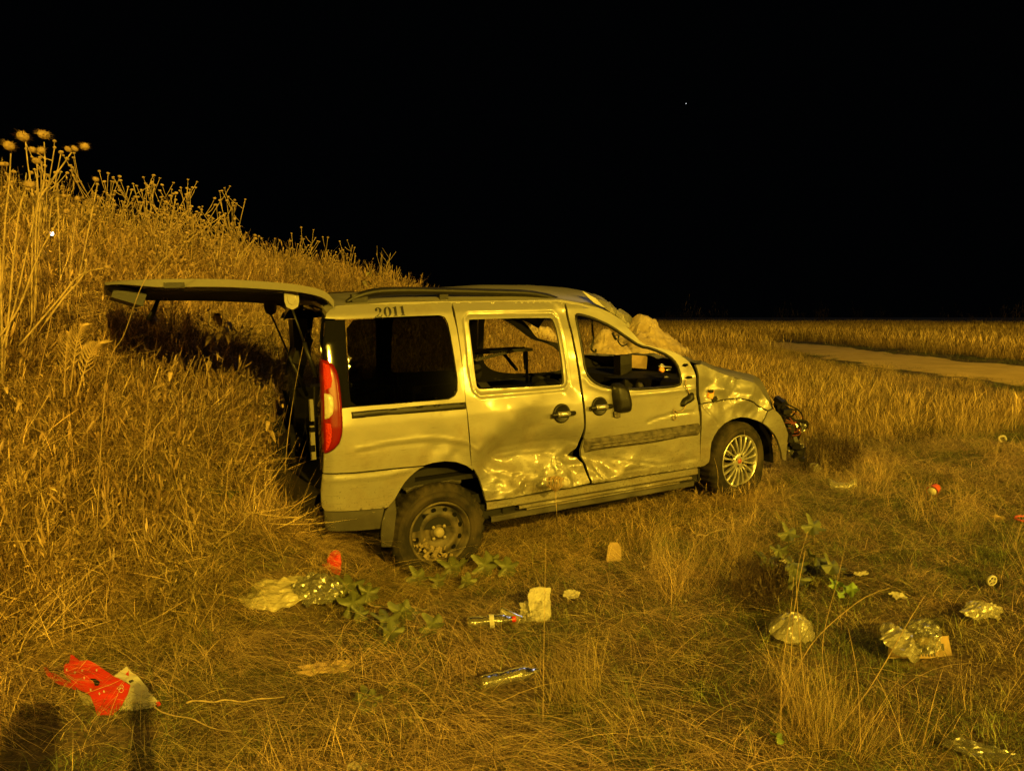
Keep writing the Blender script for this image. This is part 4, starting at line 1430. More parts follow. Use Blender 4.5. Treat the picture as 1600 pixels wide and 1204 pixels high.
# ------------------------------------------------------------------ street lamps behind the camera
def street_lamp(x, y, z, i):
    z0 = float(height(x, y))
    e = empty('street_lamp', (x, y, z0))
    H = z - z0
    b = MB(); b.tube([(0, -1.6, 0), (0, -1.6, H * .5), (0, -1.6, H + .05)], [.10, .08, .055], 12); b.tube([(0, -1.6, 0), (0, -1.6, .25)], [.2, .13], 12)
    b.build('pole', M['galv'], e, True)
    b = MB(); b.tube(catmull([(0, -1.6, H), (0, -1.2, H + .25), (0, -.3, H + .30)], 6), .035, 8)
    b.build('arm', M['galv'], e, True)
    b = MB(); P = []
    for t, w, h in ((0, .07, .06), (.15, .13, .10), (.5, .16, .12), (.8, .13, .09), (1, .03, .03)):
        yy = -.35 + .75 * t
        P.append([(w * math.cos(q), yy, H + .30 + h * max(math.sin(q), -.15)) for q in np.linspace(0, 2 * PI, 14)])
    b.grid(P)
    b.build('lamp_head', M['galv'], e, True)
    b = MB(); b.lathe([(0, -.07), (.08, -.05), (.12, 0)], 16, 'z'); b.v = [(p[0], p[1] * 1.8 + .05, p[2] + H + .27) for p in b.v]
    b.build('lens', M['lamp_glow'], e, True)
    l = bpy.data.lights.new('street_lamp_light', 'POINT')
    l.energy = LAMP_POWER * (0.55, 1.24, 0.68, 0.75)[i]; l.color = SODIUM; l.shadow_soft_size = .10
    lo = bpy.data.objects.new('street_lamp_light', l); COL.objects.link(lo); lo.location = (x, y + .05, z0 + H + .02)
    tag(e, ['sodium street lamp farthest left behind the photographer', 'sodium street lamp nearest behind the photographer', 'second sodium street lamp to the right behind the photographer', 'sodium street lamp farthest right along the road'][i], 'street lamp', 'street lamps along the road')
for i, (x, y, z) in enumerate(LAMPS):
    street_lamp(x, y, z, i)

# ------------------------------------------------------------------ grass: tuft shapes, scattered by the thousand
class Tuft:
    def __init__(self):
        self.v = []; self.f = []; self.c = []
    def blade(self, p, head, elev, length, wdt, curl, seg=4, tint=1.0, tipw=.15, bulge=0.0, twist=0.0):
        p = Vector(p); k = len(self.v)
        d = Vector((math.cos(head) * math.cos(elev), math.sin(head) * math.cos(elev), math.sin(elev)))
        sd = Vector((-math.sin(head + twist), math.cos(head + twist), 0))
        for i in range(seg + 1):
            t = i / seg
            w = wdt * (1 - (1 - tipw) * t) * .5
            if bulge and i in (seg - 1,): w = wdt * bulge
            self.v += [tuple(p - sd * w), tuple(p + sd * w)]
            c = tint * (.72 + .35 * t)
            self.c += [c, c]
            elev -= curl / seg
            d = Vector((math.cos(head) * math.cos(elev), math.sin(head) * math.cos(elev), math.sin(elev)))
            p = p + d * (length / seg)
            if p.z < .004: p.z = .004 + random.random() * .012
        for i in range(seg):
            a = k + i * 2
            self.f.append((a, a + 1, a + 3, a + 2))
    def leaf(self, p, d, l, w, tint):
        k = len(self.v); p = Vector(p); d = Vector(d).normalized()
        s = d.cross(Vector((0, 0, 1)))
        if s.length < .1: s = Vector((1, 0, 0))
        s.normalize()
        self.v += [tuple(p), tuple(p + d * l * .45 + s * w), tuple(p + d * l * .95 - Vector((0, 0, l * .25))), tuple(p + d * l * .45 - s * w)]
        self.c += [tint] * 4
        self.f.append((k, k + 1, k + 2, k + 3))
    def obj(self, name, m, coll):
        me = bpy.data.meshes.new(name)
        me.from_pydata(self.v, [], self.f)
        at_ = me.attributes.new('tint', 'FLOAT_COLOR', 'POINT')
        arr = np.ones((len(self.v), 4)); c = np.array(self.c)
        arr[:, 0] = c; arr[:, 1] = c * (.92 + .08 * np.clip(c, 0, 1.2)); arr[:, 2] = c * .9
        at_.data.foreach_set('color', arr.ravel())
        me.materials.append(m)
        o = bpy.data.objects.new(name, me)
        coll.objects.link(o)
        return o

def kit(name):
    return bpy.data.collections.new(name)

R_ = random.uniform
def tint_():
    return random.choice((.10, .18, .3, .5, .75, 1.05, 1.35, 1.65))

def make_mat(coll, m, n, cnt=52):
    for q in range(n):
        t = Tuft()
        main = R_(0, 2 * PI)
        for k in range(cnt):
            a = R_(0, 2 * PI); r = .14 * math.sqrt(random.random())
            hd = main + random.gauss(0, 1.0)
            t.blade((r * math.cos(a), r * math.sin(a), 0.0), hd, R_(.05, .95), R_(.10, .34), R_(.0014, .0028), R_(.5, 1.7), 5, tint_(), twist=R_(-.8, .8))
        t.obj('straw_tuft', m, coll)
def make_long(coll, m, n, cnt=26):
    for q in range(n):
        t = Tuft()
        for k in range(cnt):
            a = R_(0, 2 * PI); r = .16 * math.sqrt(random.random())
            t.blade((r * math.cos(a), r * math.sin(a), R_(0, .03)), random.gauss(0, .45), R_(.15, .75), R_(.25, .6), R_(.0016, .0030), R_(.9, 1.6), 7, tint_(), twist=R_(-.6, .6))
        t.obj('long_tuft', m, coll)
def make_turf(coll, m, n, cnt=80):
    for q in range(n):
        t = Tuft()
        for k in range(cnt):
            a = R_(0, 2 * PI); r = .12 * math.sqrt(random.random())
            t.blade((r * math.cos(a), r * math.sin(a), 0.0), R_(0, 2 * PI), R_(.5, 1.5), R_(.05, .12), R_(.0018, .0032), R_(.6, 2.6), 4, tint_(), twist=R_(-.8, .8))
        t.obj('turf_tuft', m, coll)
def make_tall(coll, m, n, cnt=46, hmin=.35, hmax=.75, rad=.17, wd=1.0, seeds=.4):
    for q in range(n):
        t = Tuft()
        lean = R_(0, 2 * PI)
        for k in range(cnt):
            a = R_(0, 2 * PI); r = rad * math.sqrt(random.random())
            hd = lean + random.gauss(0, 1.1)
            seedy = random.random() < seeds
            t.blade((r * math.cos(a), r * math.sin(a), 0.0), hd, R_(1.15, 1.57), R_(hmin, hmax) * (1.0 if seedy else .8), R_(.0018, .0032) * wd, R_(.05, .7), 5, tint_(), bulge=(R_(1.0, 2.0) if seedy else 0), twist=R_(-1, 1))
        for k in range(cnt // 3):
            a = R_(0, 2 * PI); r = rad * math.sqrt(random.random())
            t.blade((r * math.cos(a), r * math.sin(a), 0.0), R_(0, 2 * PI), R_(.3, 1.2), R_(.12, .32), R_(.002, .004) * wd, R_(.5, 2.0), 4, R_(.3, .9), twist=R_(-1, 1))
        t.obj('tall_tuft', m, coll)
def make_weed(coll, m, n):
    for q in range(n):
        t = Tuft()
        for k in range(7):
            a = R_(0, 2 * PI); r = .15 * math.sqrt(random.random()); x, y = r * math.cos(a), r * math.sin(a)
            hd = R_(0, 2 * PI); el = R_(1.2, 1.55); L = R_(.35, .75)
            t.blade((x, y, 0), hd, el, L, .0045, .15, 4, R_(.4, .9), .5)
            for b_ in range(14):
                s = R_(.2, 1.0) * L
                px, py, pz = x + math.cos(hd) * math.cos(el) * s, y + math.sin(hd) * math.cos(el) * s, math.sin(el) * s
                h2 = R_(0, 2 * PI)
                if random.random() < .3:
                    t.blade((px, py, pz), h2, R_(.3, 1.1), R_(.06, .16), .003, -.3, 3, R_(.5, 1.0), .6, bulge=R_(1.2, 3))
                else:
                    t.leaf((px, py, pz), (math.cos(h2), math.sin(h2), R_(-.5, .6)), R_(.018, .045), R_(.0025, .007), random.choice((.25, .4, .6, .9, 1.3)))
        t.obj('weed_tuft', m, coll)

def scatter(name, coll, pts, rots, scls, ids):
    me = bpy.data.meshes.new(name)
    n = len(pts)
    me.vertices.add(n)
    me.vertices.foreach_set('co', np.asarray(pts, np.float32).ravel())
    a = me.attributes.new('rot', 'FLOAT_VECTOR', 'POINT'); a.data.foreach_set('vector', np.asarray(rots, np.float32).ravel())
    a = me.attributes.new('scl', 'FLOAT', 'POINT'); a.data.foreach_set('value', np.asarray(scls, np.float32))
    a = me.attributes.new('idx', 'INT', 'POINT'); a.data.foreach_set('value', np.asarray(ids, np.int32))
    o = link_mesh(name, me)
    g = bpy.data.node_groups.new(name, 'GeometryNodeTree')
    g.interface.new_socket('Geometry', in_out='INPUT', socket_type='NodeSocketGeometry')
    g.interface.new_socket('Geometry', in_out='OUTPUT', socket_type='NodeSocketGeometry')
    gi = g.nodes.new('NodeGroupInput'); go = g.nodes.new('NodeGroupOutput')
    ip = g.nodes.new('GeometryNodeInstanceOnPoints')
    ci = g.nodes.new('GeometryNodeCollectionInfo')
    ci.inputs['Collection'].default_value = coll
    ci.inputs['Separate Children'].default_value = True
    ci.inputs['Reset Children'].default_value = True
    ip.inputs['Pick Instance'].default_value = True
    def attr(nm, ty):
        nd = g.nodes.new('GeometryNodeInputNamedAttribute'); nd.data_type = ty; nd.inputs['Name'].default_value = nm
        return nd.outputs['Attribute']
    g.links.new(gi.outputs[0], ip.inputs['Points'])
    g.links.new(ci.outputs[0], ip.inputs['Instance'])
    g.links.new(attr('idx', 'INT'), ip.inputs['Instance Index'])
    e2r = g.nodes.new('FunctionNodeEulerToRotation')
    g.links.new(attr('rot', 'FLOAT_VECTOR'), e2r.inputs[0])
    g.links.new(e2r.outputs[0], ip.inputs['Rotation'])
    g.links.new(attr('scl', 'FLOAT'), ip.inputs['Scale'])
    g.links.new(ip.outputs[0], go.inputs[0])
    md = o.modifiers.new('scatter', 'NODES'); md.node_group = g
    return tag(o, kind='stuff')

litter_shade_spots = [(25, 1190, .25), (110, 1185, .2), (60, 1150, .22), (150, 1130, .2), (228, 1140, .16), (160, 1062, .26), (520, 886, .12), (450, 934, .25), (768, 984, .17), (796, 970, .12), (836, 954, .14), (893, 938, .07), (797, 1076, .2), (960, 880, .09), (1236, 994, .15), (1440, 1014, .28), (1552, 914, .12), (1460, 770, .10), (1532, 963, .15), (510, 1050, .15), (1318, 945, .10), (1318, 765, .12), (1272, 738, .08), (545, 948, .15), (620, 990, .13), (760, 904, .15)]  # litter places; the first entries bare dark soil to deepen the photographer's shadow
LS = [(ground(a, b_), r) for a, b_, r in litter_shade_spots]
VRi = VR.T
def van_local(x, y, z):
    q = np.stack([x - VT[0], y - VT[1], z - VT[2]], 1) @ VR
    return q
def clear_mask(P, pad=0.0):
    """points not under the van and not on the small things lying about"""
    q = van_local(P[:, 0], P[:, 1], P[:, 2])
    ok = ~((q[:, 0] > -.62 - pad) & (q[:, 0] < 3.15 + pad) & (np.abs(q[:, 1]) < .74 + pad))
    return ok
def litter_shade_near(P, k=1.0):
    m = np.zeros(len(P), bool)
    for g_, r in LS:
        m |= np.hypot(P[:, 0] - g_.x, P[:, 1] - g_.y) < r * k
    return m
def sector(r0, r1, n, spread=.80):
    r = np.sqrt(rng.uniform(r0 * r0, r1 * r1, n)); a = rng.uniform(-spread, spread, n)
    x = r * np.sin(a); y = r * np.cos(a)
    return np.stack([x, y, height(x, y)], 1)
def tall_zone(P):
    x, y = P[:, 0], P[:, 1]
    nz = fbm(x * .6, y * .6, 201) - .47
    edge = np.where(x > 1.5, 7.4 + .42 * np.maximum(0, x - 2.6), 7.0) + nz * 3.0
    s, t = bank_st(x, y)
    return (y > edge) & (s < -.3)
def off_track(P, pad=0.0):
    c = 12.9 - .0008 * (P[:, 1] - 18) ** 2 + .4 * np.sin(P[:, 1] * .21)
    nz = (fbm(P[:, 0] * 1.1, P[:, 1] * 1.1, 231) - .47) * 1.3
    return (np.abs(P[:, 0] - c) > 1.95 + pad + nz * .5) | (P[:, 1] > 41)
def spin(n, lean=.15):
    return np.stack([rng.normal(0, lean, n), rng.normal(0, lean, n), rng.uniform(0, 2 * PI, n)], 1)
def bankness(P):
    s, t = bank_st(P[:, 0], P[:, 1])
    return s

kit_mat, kit_turf, kit_tall, kit_weed, kit_far, kit_bank, kit_long = (kit(n) for n in ('straw_kit', 'turf_kit', 'tall_kit', 'weed_kit', 'far_kit', 'bank_kit', 'long_kit'))
make_mat(kit_mat, M['straw'], 6)
make_turf(kit_turf, M['turf'], 4)
make_long(kit_long, M['straw'], 5)
make_tall(kit_tall, M['tall'], 6)
make_tall(kit_far, M['tall'], 4, 60, .28, .62, .38, 2.2)
make_tall(kit_bank, M['bank'], 5, 46, .25, .62, .15, .85, .25)
kit_clump = kit('clump_kit'); make_tall(kit_clump, M['straw'], 4, 34, .40, .85, .14, .80, .0)
make_weed(kit_weed, M['bank'], 5)

# matted straw over the open ground
P = sector(1.9, 10.5, 13000)
P = P[~(litter_shade_near(P, 1.0) & (rng.random(len(P)) < .85))]
P = P[~tall_zone(P) | (rng.random(len(P)) < .5)]
near = np.hypot(P[:, 0], P[:, 1])
dens = .30 + .75 * (fbm(P[:, 0] * 1.3, P[:, 1] * 1.3, 211) > .47)
dens = np.where(bankness(P) > -1.2, 1.0, dens)
P = P[rng.random(len(P)) < dens]
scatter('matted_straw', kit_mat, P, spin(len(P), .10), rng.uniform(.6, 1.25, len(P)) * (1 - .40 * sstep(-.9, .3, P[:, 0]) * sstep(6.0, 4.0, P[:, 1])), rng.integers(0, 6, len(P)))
# long straw combed down in one direction, patch by patch
P = sector(2.0, 9.5, 9000)
P = P[clear_mask(P) & ~tall_zone(P) & ~litter_shade_near(P, 1.25) & (bankness(P) < 1.0)]
lft = sstep(1.2, -.6, P[:, 0])
P = P[rng.random(len(P)) < .06 + .94 * lft]
rt = spin(len(P), .08)
rt[:, 2] = 5.6 + 3.2 * (fbm(P[:, 0] * .8, P[:, 1] * .8, 261) - .47) + rng.normal(0, .35, len(P))
scatter('combed_straw', kit_long, P, rt, rng.uniform(.6, 1.15, len(P)), rng.integers(0, 5, len(P)))
# short turf
P = sector(1.9, 13.5, 22000)
P = P[clear_mask(P) & ~litter_shade_near(P, .55) & (bankness(P) < .2)]
scatter('short_turf', kit_turf, P, spin(len(P), .1), rng.uniform(.45, 1.1, len(P)), rng.integers(0, 4, len(P)))
# knee-high clumps standing in the mat
P = sector(2.6, 10, 5200)
cl = fbm(P[:, 0] * 1.0 + 3, P[:, 1] * 1.0, 221)
rgt = sstep(0.3, 1.0, P[:, 0])
P = P[clear_mask(P, .05) & ~litter_shade_near(P, 1.6) & (bankness(P) < -.3) & (P[:, 0] > .25) & ((cl > .66 - .13 * rgt) & (rng.random(len(P)) < .45))]
scatter('grass_clumps', kit_clump, P, spin(len(P), .3), rng.uniform(.3, .62, len(P)), rng.integers(0, 4, len(P)))
# tall field
P = sector(6.5, 34, 36000)
dn = np.clip(60 / (np.hypot(P[:, 0], P[:, 1]) ** 1.0), 0, 1)
c_ = 12.9 - .0008 * (P[:, 1] - 18) ** 2
sh = (P[:, 0] > 14.4) & (P[:, 0] < 15.9 + 1.5 * fbm(P[:, 1], P[:, 1], 8))
sh |= (P[:, 0] < c_) & (P[:, 0] > c_ - 2.9 - 2.2 * (fbm(P[:, 1] * .6, P[:, 1] * .2, 15) - .4)) & (P[:, 1] < 27)
gap = (fbm(P[:, 0] * .7 + 11, P[:, 1] * .7, 271) > .58) & (P[:, 0] > 3.0) & (P[:, 1] < 15)
sh |= gap & (rng.random(len(P)) < .85)
P = P[tall_zone(P) & clear_mask(P, .15) & off_track(P, .15) & ~sh]
hsc = .30 + .75 * fbm(P[:, 0] * .35, P[:, 1] * .35, 241) + .45 * (fbm(P[:, 0] * 1.3, P[:, 1] * 1.3, 243) - .45) + .25 * sstep(7, 11, P[:, 1]) - .1
hsc *= 1 - .60 * sstep(8.5, 13, P[:, 1]) * sstep(5.0, 8.0, P[:, 0])
hsc *= 1 - .35 * sstep(.9, .1, P[:, 1] - 7.6 - .3 * np.maximum(P[:, 0] - 2, 0))
scatter('field_grass', kit_tall, P, spin(len(P), .12), hsc * rng.uniform(.75, 1.15, len(P)), rng.integers(0, 6, len(P)))
P = sector(12, 42, 9000)
P = P[off_track(P, -.45) & (P[:, 0] > 9.5)]
scatter('verge_turf', kit_turf, P, spin(len(P), .1), rng.uniform(.8, 2.2, len(P)), rng.integers(0, 4, len(P)))
P = sector(30, 125, 36000)
P = P[off_track(P, .3)]
P = P[~((P[:, 0] > 14.4) & (P[:, 0] < 16.2) & (P[:, 1] < 45))]
scatter('far_field_grass', kit_far, P, spin(len(P), .1), rng.uniform(.8, 1.5, len(P)) * (.7 + .6 * fbm(P[:, 0] * .1, P[:, 1] * .1, 251)), rng.integers(0, 4, len(P)))
# the bank
P = np.stack([rng.uniform(-9, 1.5, 60000), rng.uniform(1.5, 17, 60000)], 1)
P = np.concatenate([P, height(P[:, 0], P[:, 1])[:, None]], 1)
s = bankness(P); ang = np.arctan2(P[:, 0], P[:, 1])
P = P[(s > -.9) & (s < 6.0) & (ang > -.85) & clear_mask(P, .12)]
s = bankness(P)
q = rng.random(len(P))
w_ = sstep(-.9, .8, s)
A = P[q < .24 * (.3 + .7 * w_) * (.4 + 1.2 * (fbm(P[:, 0] * 1.6, P[:, 1] * 1.6, 281) > .46))]
scatter('bank_grass', kit_bank, A, spin(len(A), .28), rng.uniform(.5, 1.1, len(A)) * (.55 + .45 * sstep(-.8, 1.0, bankness(A))), rng.integers(0, 5, len(A)))
B = P[(q > .40) & (q < .40 + .22 * w_)]
scatter('bank_weeds', kit_weed, B, spin(len(B), .2), rng.uniform(.5, 1.15, len(B)), rng.integers(0, 5, len(B)))
D = P[(q > .63) & (q < .98) & ~litter_shade_near(P, 1.5)]
scatter('bank_straw', kit_mat, D + np.stack([np.zeros(len(D)), np.zeros(len(D)), rng.uniform(0, .18, len(D)) * sstep(-.5, .8, bankness(D))], 1), spin(len(D), .75), rng.uniform(.9, 1.9, len(D)), rng.integers(0, 6, len(D)))
# stray grass growing up against the van's rear and sills
P = []
for k in range(420):
    a = ground(R_(405, 520), R_(755, 850)); P.append(a)
for k in range(120):
    a = ground(R_(770, 1100), R_(760, 860)); P.append(a)
for k in range(60):
    P.append(ground(R_(1080, 1230), R_(762, 800)))
for k in range(260):
    x, y = random.gauss(-1.40, .18), random.gauss(4.20, .20)
    P.append((x, y, float(height(x, y))))
P = np.array([tuple(p) for p in P])
P = P[clear_mask(P, .02)]
HP = P[-300:]; HP = HP[~litter_shade_near(HP, 2.2)]; P = P[~litter_shade_near(P, 1.8)]
rh = spin(len(HP), .2); rh[:, 2] = rng.normal(-.9, .9, len(HP))
scatter('tail_straw', kit_long, HP, rh, rng.uniform(.7, 1.2, len(HP)), rng.integers(0, 5, len(HP)))
P = P[rng.random(len(P)) < np.where(P[:, 0] < -.95, .5, 1.0)]
scatter('stray_grass', kit_bank, P, spin(len(P), .35), np.where(P[:, 0] < -.95, rng.uniform(.25, .6, len(P)), rng.uniform(.18, .45, len(P))), rng.integers(0, 5, len(P)))

P = []
for cx, cy, rx, ry, n in ((1290, 1140, 60, 36, 20), (1235, 1090, 34, 24, 9), (1110, 900, 70, 44, 24), (1050, 930, 56, 34, 16), (1330, 1180, 50, 20, 10), (1150, 860, 60, 24, 14), (1010, 870, 40, 20, 14), (900, 1080, 30, 40, 12)):
    for k in range(n):
        a = R_(0, 2 * PI); r = math.sqrt(random.random()); P.append(tuple(ground(cx + rx * r * math.cos(a), cy + ry * r * math.sin(a))))
P = np.array(P); P = P[~litter_shade_near(P, .9)]
scatter('dry_tufts', kit_clump, P, spin(len(P), .4), rng.uniform(.28, .6, len(P)), rng.integers(0, 4, len(P)))
P = np.array([tuple(ground(R_(610, 780), R_(893, 912))) for k in range(60)] + [tuple(ground(R_(770, 1220), R_(772, 850))) for k in range(110)])
rt = spin(len(P), .15)
scatter('wheel_straw', kit_long, P, rt, rng.uniform(.4, .75, len(P)), rng.integers(0, 5, len(P)))
DARK = grass_mat('dark_tufts', (0.085, 0.055, 0.035), (0.05, 0.05, 0.02), .5, 1.5)  # very dark brown tint for tufts gathered in chosen patches
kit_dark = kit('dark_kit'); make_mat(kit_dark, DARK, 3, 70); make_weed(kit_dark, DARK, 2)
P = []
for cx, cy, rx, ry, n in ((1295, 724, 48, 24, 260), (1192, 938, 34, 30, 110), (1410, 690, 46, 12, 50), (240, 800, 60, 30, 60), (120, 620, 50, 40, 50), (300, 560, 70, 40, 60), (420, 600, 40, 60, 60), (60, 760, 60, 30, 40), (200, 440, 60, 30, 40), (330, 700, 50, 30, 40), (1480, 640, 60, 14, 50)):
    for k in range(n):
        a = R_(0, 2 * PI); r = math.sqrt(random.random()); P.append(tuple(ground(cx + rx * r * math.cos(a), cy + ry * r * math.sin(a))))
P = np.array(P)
scatter('dark_tufts', kit_dark, P, spin(len(P), .3), rng.uniform(.22, .50, len(P)), rng.integers(0, 5, len(P)))
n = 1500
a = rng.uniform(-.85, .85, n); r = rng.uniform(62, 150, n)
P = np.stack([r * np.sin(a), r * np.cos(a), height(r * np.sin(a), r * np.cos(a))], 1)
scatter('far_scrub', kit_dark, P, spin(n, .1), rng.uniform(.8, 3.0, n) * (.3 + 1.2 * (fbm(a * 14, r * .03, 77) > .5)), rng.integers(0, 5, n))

# ------------------------------------------------------------------ plants one can point at
def stalk(name, pts, r0, r1, m, label, cat, group=None, n=6):
    base = Vector(pts[0])
    e = MB(); c = catmull([Vector(p) - base for p in pts], 5)
    e.tube(c, [r0 + (r1 - r0) * i / (len(c) - 1) for i in range(len(c))], n)
    o = e.build(name, m, None, True); o.location = base
    if label: tag(o, label, cat, group)
    return o, base

def spiky_head(r):
    b = MB()
    b.lathe([(0, -r * .75), (r * .6, -r * .5), (r * .85, -.1 * r), (r * .7, r * .35), (0, r * .45)], 10, 'z')
    for k in range(70):
        z = R_(-.75, 1); a = R_(0, 2 * PI); q = math.sqrt(1 - z * z)
        d = Vector((q * math.cos(a) * 1.25, q * math.sin(a) * 1.25, z * .62))
        s = Vector((-math.sin(a), math.cos(a), 0)) * r * .06
        p = d * r * .6; t = d * r * R_(1.0, 1.35)
        b.add([p - s, p + s, t], [(0, 1, 2)])
    return b.mesh('flower_head', M['head'])
HEADS = [spiky_head(1.0) for _ in range(3)]

def thistle(label, base, stems, dist, sw):
    """stems: list of (polyline px from base upward, [head px...])"""
    g0 = base
    e = empty('thistle', g0); tag(e, label, 'thistle', 'thistles on the bank at the left edge')
    for line, heads in stems:
        pts = [at(px, py, dist + .02 * i) - g0 for i, (px, py) in enumerate(line)]
        b = MB(); c = catmull(pts, 5)
        b.tube(c, [sw * (1 - .5 * i / len(c)) for i in range(len(c))], 6)
        for k in range(len(c) // 3):
            p = c[random.randrange(len(c))]
            b.box(p, (.02, .006, .012), Matrix.Rotation(R_(0, 3), 3, 'Z') @ Matrix.Rotation(R_(0, 3), 3, 'Y'))
        b.build('stem', M['stalk'], e, True)
        for hx, hy, hr in heads:
            o = link_mesh('flower_head', random.choice(HEADS), e)
            o.location = at(hx, hy, dist + .02 * (len(line) - 1)) - g0
            o.scale = (hr,) * 3; o.rotation_euler = (R_(-.5, .5), R_(-.5, .5), R_(0, 6))
D_T = 4.5
def gpt(px, py):
    return ground(px, py)
bs = at(48, 560, D_T); bs.z = float(height(bs.x, bs.y))
thistle('tall thistle with the highest spiky heads against the sky', bs,
        [([(48, 560), (55, 470), (62, 330), (70, 270), (69, 222)], [(68, 210, .040)]),
         ([(50, 540), (50, 420), (52, 320), (44, 260), (40, 222)], [(36, 213, .042)]),
         ([(54, 500), (56, 400), (58, 300), (58, 250)], [(57, 251, .030), (52, 234, .028), (64, 235, .028)]),
         ([(56, 480), (58, 330), (80, 285), (105, 248), (112, 238)], [(107, 233, .026), (117, 232, .026), (132, 229, .032)])], D_T, .0062)
bs = at(8, 600, D_T - .2); bs.z = float(height(bs.x, bs.y))
thistle('thistle half out of frame at the left edge', bs,
        [([(4, 600), (2, 480), (8, 350), (14, 290), (17, 240)], [(14, 228, .036)]),
         ([(6, 580), (20, 420), (30, 330), (40, 300)], [(46, 288, .034), (8, 256, .022)]),
         ([(4, 560), (0, 400), (-6, 300)], [(3, 256, .02)])], D_T - .2, .0065)
bs = at(12, 620, 4.1); bs.z = float(height(bs.x, bs.y))
thistle('leaning thistle stalks crossing low at the left edge', bs,
        [([(4, 540), (20, 490), (36, 420), (62, 300)], []), ([(0, 525), (30, 480), (60, 400), (94, 340)], []),
         ([(70, 505), (100, 465), (130, 430), (135, 404)], []), ([(30, 540), (90, 470), (125, 430), (165, 418)], [(168, 417, .022)])], 4.1, .006)
bs = at(100, 590, 5.2); bs.z = float(height(bs.x, bs.y))
thistle('short thistle with small buttons below the tall heads', bs,
        [([(100, 590), (110, 420), (120, 330), (122, 312)], [(121, 310, .024)]), ([(102, 560), (95, 440), (90, 300), (92, 290)], [(104, 330, .03)]), ([(96, 560), (130, 400), (150, 300), (152, 288)], [(150, 280, .026)])], 5.2, .006)

# dry branching weeds along the crest
btn = MB(); btn.lathe([(0, -.6), (.7, -.4), (1, .1), (.6, .5), (0, .55)], 7, 'z')
def branch_weed(seed, nb, spread):
    random.seed(seed)
    e = empty('dry_weed')
    b = MB(); h = MB()
    for k in range(nb):
        a = R_(0, 2 * PI); hgt = R_(.45, 1.0); sp = R_(.05, spread)
        p0 = Vector((R_(-.05, .05), R_(-.05, .05), 0)); p2 = Vector((sp * math.cos(a), sp * math.sin(a), hgt))
        p1 = (p0 + p2) / 2 + Vector((-.3 * sp * math.cos(a), -.3 * sp * math.sin(a), .04))
        c = catmull([p0, p1, p2], 4); b.tube(c, [.006 - .003 * i / len(c) for i in range(len(c))], 4)
        ends = [p2]
        for q in range(random.randint(2, 6)):
            s = c[random.randrange(len(c) // 2, len(c) - 1)]
            d = Vector((R_(-.12, .12), R_(-.12, .12), R_(.06, .22)))
            b.tube([s, s + d * .6 + Vector((0, 0, -.01)), s + d], [.004, .003, .0025], 4); ends.append(s + d)
        for en in ends:
            r = R_(.010, .019); k0 = len(h.v)
            h.v += [(x * r + en.x, y * r + en.y, z * r + en.z) for x, y, z in btn.v]; h.f += [tuple(i + k0 for i in f) for f in btn.f]; h.m += [0] * len(btn.f)
    b.build('stem', M['stalk'], e, True)
    hh = h.build('seed_heads', M['head'], e, True); hh['kind'] = 'stuff'
    return e
weeds = [branch_weed(300 + k, 9 + k, .34) for k in range(4)]
wp = [(150, 375, 7.0), (165, 372, 7.3), (195, 378, 7.2), (212, 380, 7.5), (118, 370, 6.6), (235, 395, 7.6), (262, 402, 7.9), (285, 405, 8.2), (308, 412, 8.2), (330, 418, 8.6), (352, 425, 8.6), (378, 430, 9.0), (400, 432, 9.2), (425, 436, 9.4), (448, 438, 9.6), (470, 440, 10), (495, 444, 10.4), (520, 446, 10.8), (548, 450, 11.2), (180, 410, 6.6), (250, 430, 7.0), (95, 380, 6.2), (70, 400, 5.9), (330, 445, 7.6)]
wl = {0: 'dry weed with button heads standing highest on the crest left of the tailgate', 4: 'dry weed on the crest beside the tall thistles', 18: 'last dry weed on the crest above the raised tailgate hinge'}
for i, (px, py, yy) in enumerate(wp):
    o = weeds[i] if i < 4 else copy_tree(weeds[i % 4])
    p = at(px, py, yy); 
    o.location = (p.x, p.y, float(height(p.x, p.y)) - .02)
    sc_ = R_(.5, 1.3); o.scale = (sc_, sc_, sc_ * R_(.8, 1.15)); o.rotation_euler = (R_(-.3, .3), R_(-.3, .3), R_(0, 6))
    tag(o, 'dry brown branching weed with small button heads on the bank crest', 'weed', 'dry weeds along the bank crest')
# bare twigs behind the roof
random.seed(77)
def twig_bush(px, py, yy, hgt, label, nb=9):
    p = at(px, py, yy); z0 = float(height(p.x, p.y))
    e = empty('twig_bush', (p.x, p.y, z0)); tag(e, label, 'bush')
    b = MB()
    for k in range(nb):
        a = R_(0, 2 * PI); L = R_(.5, 1) * hgt; s = R_(.1, .35) * hgt
        q0 = Vector((R_(-.1, .1), 0, 0)); q2 = Vector((s * math.cos(a), s * math.sin(a) * .4, L)); q1 = (q0 + q2) / 2 + Vector((R_(-.06, .06), 0, 0))
        b.tube([q0, q1, q2], [.010, .007, .003], 4)
        for j in range(3):
            st_ = q1.lerp(q2, R_(0, .9)); b.tube([st_, st_ + Vector((R_(-.15, .15), R_(-.1, .1), R_(.08, .2)))], [.004, .002], 4)
    b.build('stem', M['stalk'], e, True)
top = at(607, 392, 12.5); z0 = float(height(top.x, 12.5))
twig_bush(600, 470, 12.5, top.z - z0, 'bare twiggy bush behind the rear of the roof', 14)
top = at(665, 440, 15); z0 = float(height(top.x, 15))
twig_bush(662, 470, 15, top.z - z0, 'small tuft of bare twigs seen just above the roof rail', 8)
